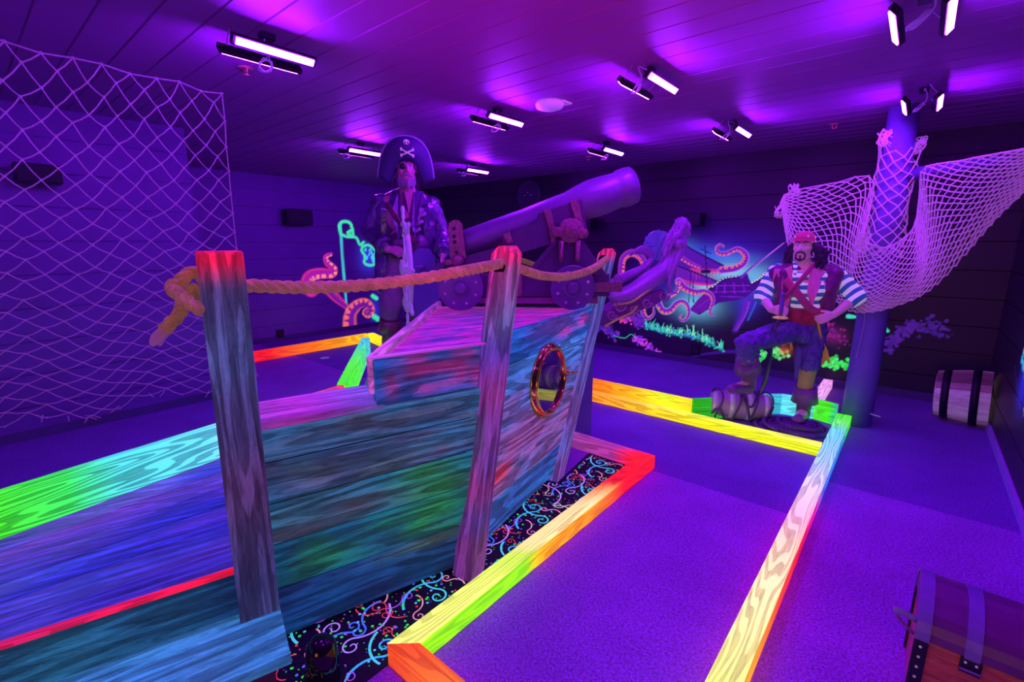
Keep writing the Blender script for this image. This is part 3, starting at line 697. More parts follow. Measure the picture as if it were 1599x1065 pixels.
# panel B up to the stem
B_COL = [[c_(40, 110, 190), c_(60, 100, 190), c_(50, 60, 170)], [c_(120, 90, 180), c_(150, 90, 160), c_(80, 110, 190), c_(170, 80, 150)],
         [c_(140, 80, 160), c_(160, 80, 150), c_(110, 100, 180)], [c_(90, 110, 200), c_(140, 90, 170), c_(80, 120, 200)],
         [c_(70, 130, 215), c_(90, 110, 200), c_(60, 110, 200)], [c_(30, 100, 200), c_(25, 80, 180), c_(80, 60, 180)]]
zB = [.03, .22, .40, .585, .77, .95, 1.135]
mB = frame(dB); mb = MB()
for j in range(6):
    z0, z1 = zB[j] + .003, zB[j + 1] - .003; bl = blobs(200 + j, 50, B_COL[j], .09, .2)
    if j == 1: bl += [(.22, .75, c_(240, 40, 60), .1, .35, .85)]
    if j == 5: bl += [(.66, .35, c_(220, 40, 170), .09, .18, .7), (.86, .55, c_(230, 50, 170), .07, .2, .8), (.55, .8, c_(150, 50, 180), .2, .3, .5)]
    def fn(s, t, z0=z0, z1=z1):
        z = z0 + (z1 - z0) * t; return pb(.04 + .25 * z + s * (1.055 - .04 + (.65 - .25) * z), z)
    gridbox(mb, fn, 90, 8, .03, -nB, lambda s, t: blobcol(B_COL[j][0], bl, s, t))
mb.build('bow_planking', M_HULL, ship, origin=pb(0, 0), rot=mB)
# posts
def post(name, base, head, lean, h, w_, cham, colfn, parent, hole=None, label=None, zb=0.0):
    d = V((math.sin(head), math.cos(head), 0)); n_ = V((math.cos(head), -math.sin(head), 0))
    ax = (d * lean + V((0, 0, 1))); m = Matrix((ax.normalized(), n_, (ax.normalized()).cross(n_))).transposed()
    mb = MB(); vs = []; cs = []; fs = []; K = 60
    levels = [zb + (h - cham * .9 - zb) * i / K for i in range(K + 1)]
    prof = [(z, 1.0) for z in levels] + [(h, 1 - 2 * cham / w_ * .85)]
    for z, k in prof:
        for (a_, b__) in ((-.5, -.5), (.5, -.5), (.5, .5), (-.5, .5)):
            kk = k if cham > .02 else (1 - (1 - k) * .5)
            p = V(base) + d * (lean * z + a_ * w_) + n_ * (b__ * w_ * kk) + V((0, 0, z)); vs.append(p); cs.append(colfn(z / h, (a_, b__)))
    for i in range(len(prof) - 1):
        for k in range(4):
            p = i * 4 + k; q = i * 4 + (k + 1) % 4; fs.append((p, q, q + 4, p + 4))
    fs.append((3, 2, 1, 0)); L = (len(prof) - 1) * 4; fs.append(tuple(L + k for k in range(4)))
    mb.add(vs, fs, cs)
    o = mb.build(name, M_HULL, parent, origin=base, rot=m, bevel=.006)
    if label: o['label'] = label
    return o
def pcol(seed, cols, top=c_(255, 30, 100), stops=None, amt=1.0):
    bl = blobs(seed, 40, cols, .08, .5)
    if amt < 1: bl = [(p, q, c, x, y, w * amt) for p, q, c, x, y, w in bl]
    def f(s, ab):
        c = blobcol(interp(stops, s) if stops else cols[0], bl, s, ab[1] + .5)
        k = max(0, min(1, (s - .93) / .05)); return tuple(c[i] * (1 - k) + top[i] * k for i in range(3))
    return f
post('corner_post', V((-1.80, .575, 0)), HA, 0.01, 1.575, .135, .012, pcol(3, [c_(70, 55, 120), c_(60, 100, 160), c_(110, 40, 110), c_(50, 60, 120)], c_(255, 30, 80), [(0, c_(25, 50, 95)), (.25, c_(35, 45, 90)), (.5, c_(85, 40, 90)), (.75, c_(95, 65, 135)), (.9, c_(150, 45, 120)), (1, c_(230, 30, 90))], .7), ship, zb=.2)
post('bow_post', pb(.0, 0, .045), HB, .245, 1.588, .115, .042, pcol(5, [c_(120, 40, 150), c_(200, 30, 120), c_(40, 60, 180), c_(60, 130, 180), c_(170, 60, 130)], c_(255, 40, 110), [(0, c_(70, 45, 100)), (.25, c_(140, 70, 100)), (.5, c_(150, 50, 110)), (.7, c_(90, 50, 150)), (.85, c_(150, 40, 140)), (1, c_(240, 40, 120))], .8), ship)
post('stem_post', pb(1.10, 0, -.01), HB, .62, 1.56, .115, .042, pcol(9, [c_(90, 90, 180), c_(180, 50, 160), c_(120, 50, 160), c_(70, 110, 190)], c_(255, 40, 120)), ship)
# fore deck
PORT = V((-2.9, 2.5, 0)); BOW = pb(1.86, 0, -.03)
mb = MB(); dk = [c_(210, 50, 190), c_(235, 40, 190), c_(120, 70, 190), c_(160, 60, 200), c_(90, 60, 180)]
a0, a1 = pa(.47, 0, -.03), PORT; b0, b1 = pa(.96, 0, -.03), None
K = 7; far = PORT + (BOW - pb(.1, 0, -.03))
for j in range(K):
    t0, t1 = j / K, (j + 1) / K - .006
    def fn(s, t, t0=t0, t1=t1):
        u_ = t0 + (t1 - t0) * t
        lo = a0.lerp(PORT, u_); q_ = (u_ - 0) ; hi = pb(.22 + 1.60 * u_, 0, -.03) if u_ <= 1 else BOW
        return lo.lerp(hi, s) + V((0, 0, 1.105))
    bl = blobs(300 + j, 40, dk, .08, .3)
    gridbox(mb, fn, 50, 4, .025, (0, 0, -1), lambda s, t: blobcol(dk[0], bl, s, t))
mb.build('deck', M_DECK, ship, origin=(-2.2, 2.2, 1.1), rot=frame((.3, 1, 0)))
board('transom_lip', pa(.46, 1.145, -.01), PORT + V((0, 0, 1.145)), .04, .16, [(0, c_(220, 110, 210)), (1, c_(170, 60, 200))], M_DECK, ship)
mb = MB(); mb.prism([pa(.47, 0, -.03), PORT, BOW], (0, 0, 1), .0) if False else None
mb.prism([pa(.47, 0, -.04), PORT, PORT + V((0, 0, 1.0)), pa(.47, 1.0, -.04)], (-.76 * -1, .65, 0), .02)
mb.prism([PORT, BOW, BOW + V((0, 0, 1.1)), PORT + V((0, 0, 1.1))], (.6, -.6, 0), .02)
mb.build('port_side_planking', plain('port_side_wood', (.15, .2, .5), .6), ship)
# porthole on panel B
M_BRASS = plain('polished_brass', (.85, .55, .15), .12, 1.0, .0, .05, 8, .02)
pc = PP(855, 594, pb(0, 0, .0), nB); 
rt = PP(877, 549, pb(0, 0), nB); rb = PP(831, 638, pb(0, 0), nB)
PR = (rt - rb).length / 2 * .98
port = MB().lathe([(0, PR), (.012, PR), (.026, PR * .93), (.03, PR * .86), (.022, PR * .80), (.012, PR * .78)], pc, nB, 48).build('porthole', M_BRASS, ship, smooth=True)
port['label'] = 'polished brass porthole'
gm, gnt, gb = nodes('porthole_glass'); gb.inputs['Base Color'].default_value = (.05, .01, .12, 1); gb.inputs['Roughness'].default_value = .03; gb.inputs['Coat Weight'].default_value = 1
MB().lathe([(.011, PR * .79), (.0145, PR * .79)], pc, nB, 48).build('glass', gm, port, smooth=False)
mb = MB()
mb.torus = None
ring = [pc + nB * .030 + (dB * math.cos(a) + V((0, 0, 1)) * math.sin(a)) * PR * .86 for a in np.linspace(0, 2 * math.pi, 40, endpoint=False)]
MB().tube(ring, .009, 8, closed=True).build('inner_ring', M_BRASS, port, smooth=True)
for k in range(8):
    a = k * math.pi / 4 + .2; c = pc + nB * .022 + (dB * math.cos(a) + V((0, 0, 1)) * math.sin(a)) * PR * .95
    MB().ell(c, .008).build('screw', M_BRASS, port, smooth=True)
c = pc + dB * PR * .98 + nB * .03
MB().tube([c - V((0, 0, .02)), c + V((0, 0, .02))], .014, 10).tube([c, c + nB * .05 + dB * .03], .006, 8).ell(c + nB * .055 + dB * .033, .011).build('latch', M_BRASS, port, smooth=True)

# ================================================================ rope rail
def rope_mat(name, a, b_, em=.0):
    m, nt, b = nodes(name); v = coords(nt, (1, 1, 1)); f = noise(nt, v, 160, 4, .8); g = noise(nt, v, 20, 3)
    c = mixc(nt, f, a, b_); c = mixc(nt, 1, c, ramp(nt, g, [(.3, .7), (.7, 1.15)]), 'MULTIPLY')
    nt.links.new(c, b.inputs['Base Color']); b.inputs['Roughness'].default_value = .8
    nt.links.new(c, b.inputs['Emission Color']); b.inputs['Emission Strength'].default_value = em
    bump(nt, b, f, .8, .006); return m
M_ROPE = rope_mat('manila_rope', (.38, .12, .04), (1.0, .55, .30), .10)  # slight self-glow stands in for orange light from the painted boards
def rope(mb, pts, Rr, pitch=.11, strands=3, seg=9, step=None):
    pts = resample([V(p) for p in pts], step or Rr * .35)
    n = len(pts); T = []; 
    for i in range(n):
        t = pts[min(i + 1, n - 1)] - pts[max(i - 1, 0)]; T.append(t.normalized())
    up = V((0, 0, 1)) if abs(T[0].z) < .9 else V((0, 1, 0)); fr = []
    s = 0; S_ = [0]
    for i in range(n):
        up = (up - T[i] * up.dot(T[i])).normalized(); fr.append((up.copy(), T[i].cross(up)))
        if i: s += (pts[i] - pts[i - 1]).length; S_.append(s)
    for k in range(strands):
        ph = 2 * math.pi * k / strands
        path = [pts[i] + (fr[i][0] * math.cos(ph + 2 * math.pi * S_[i] / pitch) + fr[i][1] * math.sin(ph + 2 * math.pi * S_[i] / pitch)) * Rr * .50 for i in range(n)]
        mb.tube(path, Rr * .50, seg)
    return mb
rt_ = thing('rope_railing', 'thick golden twisted rope railing strung through the ship posts, knotted at its end', 'rope', (-1.8, .6, 1.4))
H1 = 1.62; H2 = 2.1
def hof(p): return float(np.dot(np.array(p), FH))
P1c = V((-1.80, .575, 0)); hh1 = hof(P1c); P2c = pb(.35, 0, .045); hh2 = hof(P2c); P3c = pb(1.10 + .9, 0, -.01); hh3 = hof(P3c)
a = AT(345, 447, hh1 + .0); 
span = catmull([AT(340, 448, hh1), AT(384, 446, hh1 + .04), AT(470, 449, hh1 + .13), AT(560, 446, hh1 + .24), AT(650, 436, hh1 + .34), AT(720, 424, hh1 + .41), AT(790, 410, hh2)], 14)
mb = MB(); rope(mb, span, .0255, .11); mb.build('rope_span', M_ROPE, rt_, smooth=True)
span2 = catmull([AT(790, 412, hh2), AT(812, 420, hh2 + .06), AT(850, 431, hh2 + .28), AT(890, 431, hh2 + .52), AT(925, 420, hh2 + .75), AT(947, 404, hh3 - .05)], 14)
mb = MB(); rope(mb, span2, .0255, .095); mb.build('rope_span', M_ROPE, rt_, smooth=True)
kn = catmull([AT(345, 449, hh1), AT(326, 448, hh1 + .05), AT(312, 428, hh1 + .06), AT(298, 426, hh1 + .03), AT(284, 436, hh1 - .01), AT(268, 449, hh1 - .02), AT(283, 462, hh1 - .07), AT(303, 478, hh1 - .09), AT(320, 486, hh1 - .05), AT(328, 474, hh1 - .0), AT(312, 458, hh1 + .0), AT(296, 452, hh1 + .05), AT(286, 472, hh1 + .03), AT(281, 490, hh1 - .02), AT(268, 503, hh1 - .04), AT(258, 514, hh1 - .04)], 14)
mb = MB(); rope(mb, kn, .0235, .10, seg=8); mb.build('end_knot', M_ROPE, rt_, smooth=True)
mb = MB(); rope(mb, catmull([AT(262, 508, hh1 - .03), AT(250, 524, hh1 - .03), AT(241, 536, hh1 - .03)], 10), .022, .2); mb.build('taped_end', plain('purple_tape', (.75, .4, .6), .35, 0, .03), rt_, smooth=True)
pq = AT(790, 470, 3.74); post('port_post', V((pq.x, pq.y, 0)), HB, .0, 1.58, .10, .035, pcol(15, [c_(120, 40, 150), c_(200, 30, 120), c_(40, 60, 180)], c_(255, 40, 110)), ship, zb=1.06)
rear = catmull([AT(790, 398, 3.74), AT(830, 412, 3.80), AT(862, 424, 3.84), AT(905, 424, 3.84), AT(942, 404, hh3 + .02)], 12)
mb = MB(); rope(mb, rear, .022, .09); mb.build('rear_rope_span', M_ROPE, rt_, smooth=True)
for nm, bs, t_, hh, ww in (('bow_post', pb(0, 0, .045), .245, 1.488, .115), ('stem_post', pb(1.10, 0, -.01), .62, 1.475, .115)):
    c = bs + dB * (t_ * hh - ww / 2 - .002) + V((0, 0, hh)); MB().lathe([(0, .036), (.004, .036), (.004, 0)], c, dB * -1 , 24).build('hole_shade_disc', M_BACK, bpy.data.objects[nm])  # dark disc paints the shade of a rope hole onto the post

siding('wall_recess', (XF, 1.62, 0), (0, 1, 0), YB - 1.62, (1, 0, 0), us=[0, 2.0] + list(np.arange(2.02, 4.6, .02)) + [YB - 1.62], zs=list(np.arange(.1, 2.3, .014)), paint=paint_left)
siding('wall_back', (XF, YB, 0), (1, 0, 0), XR - XF, (0, -1, 0), mat=M_WALLD, us=[0, 4.0] + list(np.arange(4.01, XR - XF, .0095)) + [XR - XF], zs=list(np.arange(.03, 1.95, .0095)), paint=paint_mural)
# ================================================================ cannon on the fore deck
M_IRON = plain('cast_iron_purple_black', (.20, .10, .30), .42, .15, 0, .15, 20, .1)
M_CWOOD = plain('dark_carriage_wood', (.10, .045, .13), .6, 0, 0, .3, 14, .3)
M_STRAP = plain('aged_gilt_iron', (.34, .15, .18), .38, .5, 0, .7, 45, .8)
ca_ = V((-1.886, 2.918, 1.118)); cd = V((.7071, .7071, 0)); cn = V((.7071, -.7071, 0))
def cp(x, y, off=0.0): return PP(x, y, ca_ - cn * off, cn)
OFF = .20
can = thing('cannon', 'black ship cannon on a wooden wheeled carriage, muzzle raised to the right', 'cannon', cp(808, 484, OFF))
A_, B_ = cp(724, 380, OFF), cp(990, 288, OFF); ax = (B_ - A_).normalized(); LB = (B_ - A_).length; u_ = 1 / 200
prof = [(0, .0), (0, .086), (.03, .092), (.45, .097), (.68, .106), (.78, .110), (.87, .128), (.96, .140), (1.04, .138), (1.12, .130), (1.15, .128), (1.165, .138), (1.22, .141), (1.26, .134), (1.27, .12), (1.27, .075), (1.10, .07), (1.10, 0)]
k = LB / 1.27; MB().lathe([(d * k, r) for d, r in prof], A_, ax, 48).build('barrel_tube', M_IRON, can, smooth=True).modifiers.new('es', 'EDGE_SPLIT').split_angle = R(50)
MB().lathe([(-.04, .0), (-.04, .03), (-.02, .06), (0, .08)], A_, ax, 24).ell(A_ - ax * .06, .028).build('breech_knob', M_IRON, can, smooth=True)
def cheek(name, poly, off, th, mat=M_CWOOD, bev=.004, parent=None):
    mb = MB(); mb.prism([cp(x, y, off) for x, y in poly], -cn, th); return mb.build(name, mat, parent or can, bevel=bev)
for off in (.07, .30):
    cheek('cradle_cheek', [(681, 412), (719, 402), (785, 384), (785, 368), (797, 363), (839, 347), (841, 333), (909, 311), (917, 360), (861, 381), (804, 398), (700, 428), (681, 428)], off, .03)
    cheek('pedestal_frame', [(872, 372), (908, 372), (948, 430), (826, 430)], off + .002, .035)
cheek('pedestal_brace', [(866, 374), (876, 371), (832, 428), (820, 428)], .055, .012)
for off in (.055, .335):
    for pl in ([(848, 328), (860, 326), (866, 352), (868, 378), (861, 380), (856, 352)], [(890, 314), (902, 311), (912, 352), (913, 362), (904, 362)], [(785, 366), (796, 361), (801, 378), (793, 380)]):
        cheek('iron_strap', pl, off, .012, M_STRAP, .002)
for sgn, off in ((1, .045), (-1, .345)):
    c = cp(891, 360, off); mb = MB(); mb.lathe([(-.01, .088), (.012, .088), (.02, .07), (.022, .05), (.03, .048), (.036, .03), (.038, 0)], c, cn * sgn, 28)
    mb.lathe([(-.01, .038), (.02, .038), (.028, .02), (.028, 0)], c - cd * .10 - V((0, 0, .01)), cn * sgn, 16).lathe([(-.01, .038), (.02, .038), (.028, .02), (.028, 0)], c + cd * .09 - V((0, 0, .02)), cn * sgn, 16)
    mb.build('trunnion_cap', M_STRAP, can, smooth=True).modifiers.new('es', 'EDGE_SPLIT').split_angle = R(35)
    for q in (-.065, .055):
        c2 = c + cd * q - V((0, 0, .07)); mb = MB(); mb.lathe([(0, .022), (.11, .018), (.13, .022), (.15, .012), (.155, 0)], c2, (0, 0, -1), 12); mb.build('trunnion_pin', M_STRAP, can, smooth=True)
MB().tube([cp(891, 360, .02), cp(891, 360, .37)], .035, 14).build('trunnion_axle', M_IRON, can, smooth=True)
# base bed
cheek('carriage_bed', [(690, 430), (952, 428), (952, 463), (690, 463)], .08, .24)
cheek('carriage_runner', [(704, 464), (934, 464), (934, 474), (704, 474)], .10, .20, plain('runner_wood', (.35, .1, .3), .5))
cheek('iron_plate', [(926, 442), (972, 440), (972, 456), (926, 456)], .065, .014, M_STRAP, .002)
cheek('iron_band', [(806, 430), (815, 430), (815, 463), (806, 463)], .07, .008, M_STRAP, .001)
# plate with holes at the breech
mb = MB(); pl = [(703, 404), (699, 360), (701, 348), (708, 343), (716, 344), (722, 350), (724, 372), (728, 404)]
mb.prism([cp(x, y, .05) for x, y in pl], -cn, .015); ep = mb.build('elevating_plate', M_STRAP, can, bevel=.002)
for (x, y) in ((709, 357), (710, 378), (713, 394), (709, 369)):
    MB().lathe([(0, .013), (.004, .013), (.004, 0)], cp(x, y, .049), cn, 12).build('bolt_hole', M_BLK, ep)
MB().ell(cp(714, 407, .04), (.05, .05, .045)).ell(cp(704, 410, .05), (.05, .05, .03)).build('quoin', M_STRAP, can, smooth=True)
for (x, y) in ((894.8, 449.5), (719, 450)):
    for off, sg in ((0, 1), (.42, -1)):
        c = cp(x, y, 0) - cn * off; rw = .163
        w_ = MB().lathe([(-.045, 0), (-.045, rw * .97), (-.04, rw), (-.004, rw), (0, rw * .97), (0, rw * .93), (-.006, rw * .92), (-.006, rw * .46), (.004, rw * .44), (.006, rw * .36), (-.002, rw * .34), (-.002, rw * .26), (.022, rw * .24), (.03, rw * .19), (.03, 0)], c, cn * sg, 48).build('wheel', M_IRON, can, smooth=True)
        w_.modifiers.new('es', 'EDGE_SPLIT').split_angle = R(35)
        for k in range(8):
            a = k * math.pi / 4 + .35; MB().ell(c + (cd * math.cos(a) + V((0, 0, 1)) * math.sin(a)) * rw * .72 + cn * sg * -.002, .011).build('wheel_bolt', plain('worn_bolt', (.75, .5, .65), .4, .3), w_, smooth=True)
for x in (894.8, 719): MB().tube([cp(x, 449.5, .01), cp(x, 449.5, .41)], .02, 10).build('axle', M_IRON, can)

# ================================================================ mermaid figurehead
M_MER = plain('purple_bronze_resin', (.45, .22, .55), .32, .15, 0, .25, 40, .35)
md = V((math.sin(R(38)), math.cos(R(38)), 0)); mn = V((math.cos(R(38)), -math.sin(R(38)), 0)); M0 = V((-1.93, 3.50, 1.0))
def mp_(x, y, off=0.0): return PP(x, y, M0 - mn * off, mn)
mer = thing('mermaid_figurehead', 'carved mermaid figurehead leaning out beyond the bow, leafy tail behind her', 'statue', mp_(950, 490))
mm = 1 / 172
mb = MB()
tail = [(1034, 424, 13), (1022, 433, 14), (1008, 443, 14.5), (992, 454, 13.5), (976, 461, 12.5), (962, 463, 11)]
pts = catmull([mp_(x, y) for x, y, r in tail], 5); rr = np.interp(np.linspace(0, 1, len(pts)), np.linspace(0, 1, 6), [t[2] * mm for t in tail]).tolist()
mb.tube(pts, rr, 16); mb.ell(pts[0], rr[0]); mb.ell(pts[-1], rr[-1])
pts = catmull([mp_(958, 461, .02), mp_(955, 448, .05), mp_(968, 436, .07), mp_(990, 426, .08), mp_(1008, 416, .08), mp_(1018, 404, .08)], 5); rr = np.linspace(9 * mm, 4.5 * mm, len(pts)).tolist()
mb.tube(pts, rr, 14)
for a, b_, ra, rb in [((1034, 424), (1046, 404), 13, 10), ((1046, 404), (1055, 390), 10, 13), ((1055, 390), (1062, 379), 13, 10), ((1063, 376), (1068, 364), 5, 5)]:
    mb.cap(mp_(*a), mp_(*b_), ra * mm, rb * mm)
for off in (-.075, .085):
    sh, el, wr, hd = mp_(1066, 383, off), mp_(1053, 416, off * 1.2), mp_(1044, 444, off), mp_(1047, 455, off)
    mb.cap(sh, el, 6 * mm, 4.6 * mm).cap(el, wr, 4.4 * mm, 3 * mm).cap(wr, hd, 3 * mm, 3.4 * mm)
    for q in range(5): mb.cap(hd, hd + md * (.02 + .012 * q) * (1 if q else -.3) + V((0, 0, -.02)) + mn * (.012 * (q - 2)), 1.3 * mm, .9 * mm, 6)
mb.cap(mp_(1060, 381, -.08), mp_(1060, 381, .09), 8 * mm, 8 * mm)
mb.ell(mp_(1062, 395, -.035), 6 * mm).ell(mp_(1062, 395, .045), 6 * mm)
mb.ell(mp_(1068, 356), (10 * mm, 10 * mm, 12 * mm)).cap(mp_(1074, 358), mp_(1078, 362), 2.6 * mm, 1.6 * mm, 6).ell(mp_(1075, 367), 4 * mm)
mb.build('body', M_MER, mer, mods=remesh(.007, 3))
mb = MB(); rnd = random.Random(3)
for k in range(34):
    a = rnd.uniform(-1.2, 1.2); x0, y0 = 1062 + rnd.uniform(-5, 8), 347 + rnd.uniform(-3, 14); ln = rnd.uniform(.5, 1)
    p = [mp_(x0, y0, a * .05), mp_(x0 - 6 * ln, y0 + 12, a * .075 + .01), mp_(x0 - 9 - 8 * ln, y0 + 30 * ln, a * .08), mp_(x0 - 14 - 12 * ln, y0 + 52 * ln, a * .07)]
    mb.tube(catmull(p, 4), [v * mm for v in np.linspace(3.6, 1.4, 13)], 7)
mb.ell(mp_(1064, 352), (11 * mm, 11 * mm, 11.5 * mm))
mb.build('hair', M_MER, mer, mods=remesh(.0045, 0, (.02, .03)))
mb = MB()
for k in range(9):
    t = k / 8; p = [mp_(1019, 406, .08), mp_(1014 - 6 * t, 391 + 3 * t, .08 + .03 * (k % 2)), mp_(1002 - 14 * t, 386 + 8 * t, .07), mp_(996 - 12 * t, 392 + 8 * t, .06)]
    mb.tube(catmull(p, 4), [v * mm for v in [2.5, 3, 3.4, 3.8, 4, 4, 3.8, 3.5, 3.2, 2.8, 2.3, 1.8, 1]], 7)
mb.build('tail_fin', M_MER, mer, mods=remesh(.006, 1))
c = mp_(1026, 383, .12); shp = MB(); vs = [c]; n_ = 60
for k in range(n_):
    a = 2 * math.pi * k / n_; r = 21.5 * mm * (1 + .02 * math.cos(a * 12)); vs.append(c + (md * math.cos(a) + V((0, 0, 1)) * math.sin(a)) * r + mn * (.012 * math.cos(a * 18)))
fs = [(0, 1 + k, 1 + (k + 1) % n_) for k in range(n_)]; shp.add(vs, fs)
o = shp.build('scallop_shell', plain('blue_violet_shell', (.22, .2, .6), .45, 0, .03, .2, 20, .3), mer); sm = o.modifiers.new('s', 'SOLIDIFY'); sm.thickness = .03
for k in range(13):
    a = R(20 + k * 13); MB().tube([mp_(1026, 396, .115), mp_(1026 + 20 * math.cos(a), 388 - 24 * math.sin(a) + 3, .10)], [.003, .007], 6).build('shell_rib', M_MER, o, smooth=True)
mb = MB(); mb.prism([mp_(x, y, -.05) for x, y in [(944, 512), (948, 486), (962, 474), (985, 474), (1008, 462), (1036, 452), (1044, 462), (1026, 476), (1004, 484), (985, 494), (966, 500)]], -mn, .16)
br = mb.build('scroll_bracket', plain('dark_carved_resin', (.25, .08, .25), .4, .1, 0, .4, 25, .5), mer, bevel=.01)
M_SCR = plain('carved_scroll', (.45, .2, .4), .4, .1, 0, .4, 25, .4)
for cx, cy, r0 in ((1037, 462, 8), (1010, 473, 8), (990, 483, 7), (968, 478, 9), (955, 492, 8), (965, 434, 8)):
    pts = [mp_(cx + r0 * (1 - t) * math.cos(t * 11), cy + r0 * (1 - t) * math.sin(t * 11), -.055) for t in np.linspace(0, .9, 34)]
    MB().tube(pts, np.linspace(.011, .005, 34).tolist(), 7).build('scroll', M_SCR, br if cy > 440 else mer, smooth=True)
MB().tube(catmull([mp_(944, 510, -.06), mp_(965, 498, -.07), mp_(985, 489, -.06), mp_(995, 478, -.06)], 8), .010, 7).build('gilt_molding', plain('olive_gilt', (.6, .55, .15), .35, .4, .05), br, smooth=True)
MB().tube(catmull([mp_(958, 476, -.04), mp_(985, 472, -.07), mp_(1006, 458, -.07), mp_(1022, 444, -.06)], 8), .010, 7).build('gilt_molding', plain('olive_gilt', (.6, .55, .15)), mer, smooth=True)

# ================================================================ helm
hel = thing('ships_wheel', 'pale lilac ship steering wheel seen edge-on in front of the captain', 'steering wheel', AT(640, 600, 4.25))
M_WH = plain('pale_lilac_painted_wood', (.80, .62, .85), .4, 0, .04, .25, 14, .2)
wc = AT(633, 418, 4.2); wa = (V(RT.tolist()) * math.cos(R(19)) + V(FH.tolist()) * math.sin(R(19))).normalized(); wb = V((0, 0, 1)).cross(wa).normalized(); WR = 65 / 172
ring = lambda r, n=48: [wc + (wb * math.cos(a) + V((0, 0, 1)) * math.sin(a)) * r for a in np.linspace(0, 2 * math.pi, n, endpoint=False)]
MB().tube(ring(WR), .021, 10, closed=True, squash=(1, 1.0)).build('rim', M_WH, hel, smooth=True)
MB().tube(ring(WR * .80), .010, 8, closed=True).build('inner_rim', M_WH, hel, smooth=True)
MB().lathe([(-.05, .03), (-.04, .07), (.04, .07), (.05, .03)], wc, wa, 24).build('hub', M_WH, hel, smooth=True)
for k in range(8):
    a = k * math.pi / 4; d = wb * math.cos(a) + V((0, 0, 1)) * math.sin(a)
    MB().lathe([(.05, .010), (.12, .014), (.2, .008), (.3, .012), (WR - .02, .009), (WR + .03, .009), (WR + .05, .016), (WR + .09, .012), (WR + .12, .018), (WR + .145, .012), (WR + .15, 0)], wc, d, 12).build('spoke', M_WH, hel, smooth=True)
bx_ = lambda x, y, h: AT(x, y, h)
z0 = DZ; a1, a2 = AT(646, 480, 4.3), AT(683, 480, 4.3); cc = (a1 + a2) / 2; rr_ = V(RT.tolist()); ff = V(FH.tolist()); hw = (a2 - a1).length / 2; zt = AT(665, 387, 4.3).z
pl = [cc - rr_ * hw, cc + rr_ * hw]; P4 = [V((pl[0].x, pl[0].y, z0)), V((pl[1].x, pl[1].y, z0)), V((pl[1].x, pl[1].y, zt - .08)), V((pl[1].x, pl[1].y, zt - .08)) - rr_ * .06 + V((0, 0, .07)), V((pl[0].x, pl[0].y, zt - .08)) + rr_ * .05 + V((0, 0, .08)), V((pl[0].x, pl[0].y, zt - .06))]
mb = MB(); mb.prism(P4, ff, .16); mb.build('pedestal', plain('dark_violet_panel', (.16, .10, .38), .5), hel, bevel=.008)
MB().tube([wc, wc + wa * .14, V((cc.x, cc.y, wc.z)) + ff * .05], .02, 10).build('axle', M_IRON, hel)

# ================================================================ mast with yard
M_MAST = plain('violet_blue_mast_wood', (.22, .16, .50), .5, 0, 0, .25, 6, .2)
MX, MY, MR = -.245, 5.10, .112
mast = thing('ship_mast', 'round violet wooden mast pole standing on the carpet right of the pirate', 'mast', (MX, MY, 0))
MB().lathe([(0, MR * 1.04), (.5, MR * 1.02), (1.6, MR * .96), (CEIL, MR * .9)], (MX, MY, 0), (0, 0, 1), 32).build('pole', M_MAST, mast, smooth=True)
YL, YR = PY(1228, 301, 5.0), PY(1602, 238, 5.0); MB().tube([PY(1392, 276, 5.08), PY(1602, 248, 5.08)], .05, 16).build('yard_spar', plain('dark_yard_wood', (.12, .08, .3), .5), mast, smooth=True)
MB().tube([(MX - .06, MY - .11, 1.28), (MX - .04, MY - .118, .9), (MX - .06, MY - .115, .62)], .0025, 5).build('pale_cord', M_CORD, mast)
mb = MB(); mb.tube([(MX + MR * .9, MY - .09, .14), (MX + MR + .06, MY - .13, .14)], .006, 6); mb.build('nail', plain('worn_bolt', (.75, .5, .65)), mast)

# ================================================================ nets
def net_mat(name, col, em):
    return plain(name, col, .75, 0, em, .3, 60, .3)
def net(mb, surf, nu, nv, r, jit=.0, seed=1, skip=0.0, vr=None, close=False, knot=1.7, sag=.0):
    """diamond mesh on surf(u,v)"""
    rnd = random.Random(seed); pt = {}
    def node(i, j):
        i_ = i % nu if close else i
        if (i_, j) not in pt:
            u, v = i_ / nu + rnd.uniform(-1, 1) * jit / nu, j / nv + rnd.uniform(-1, 1) * jit / nv
            pt[(i_, j)] = V(surf(min(max(u, 0), 1) if not close else u, min(max(v, 0), 1)))
        return pt[(i_, j)]
    for j in range(nv + 1):
        for i in range(nu + (0 if close else 1)):
            if (i + j) % 2: continue
            a = node(i, j)
            if knot: mb.ell(a, r * knot, None, 5, 3)
            for di in (-1, 1):
                k = i + di
                if j + 1 > nv or (not close and (k < 0 or k > nu)): continue
                if rnd.random() < skip: continue
                b_ = node(k, j + 1); m = (a + b_) / 2 - V((0, 0, sag * (a - b_).length))
                mb.tube([a, m, b_], r, 4, False)
        if not close and j < nv - 1:   # selvedge cords
            for i in (0, nu):
                if (i + j) % 2 == 0: mb.tube([node(i, j), node(i, j + 2)], r, 4, False)
    if not close:
        for j in (0,):
            ii = [i for i in range(nu + 1) if (i + j) % 2 == 0]
            for a, b_ in zip(ii, ii[1:]): mb.tube([node(a, j), node(b_, j)], r, 4, False)
    return pt
ZT = 2.6
T0, T1 = G(-12, 52, ZT), G(347, 140, ZT); TL = T0 + (T0 - T1) * .45
def nl(u, v):
    top = TL.lerp(T1, u); s = (u * 1.45 - .45)
    yb = .02 + (1.99 - .02) * s; zb = .14 + .05 * math.sin(u * 21)
    bot = V((-5.37, yb, zb)); top = top + V((0, 0, -.035 * abs(math.sin(u * 26))))
    p = top.lerp(bot, v); p += V((-.14, 0, -.05)) * math.sin(v * math.pi) * .8
    return p
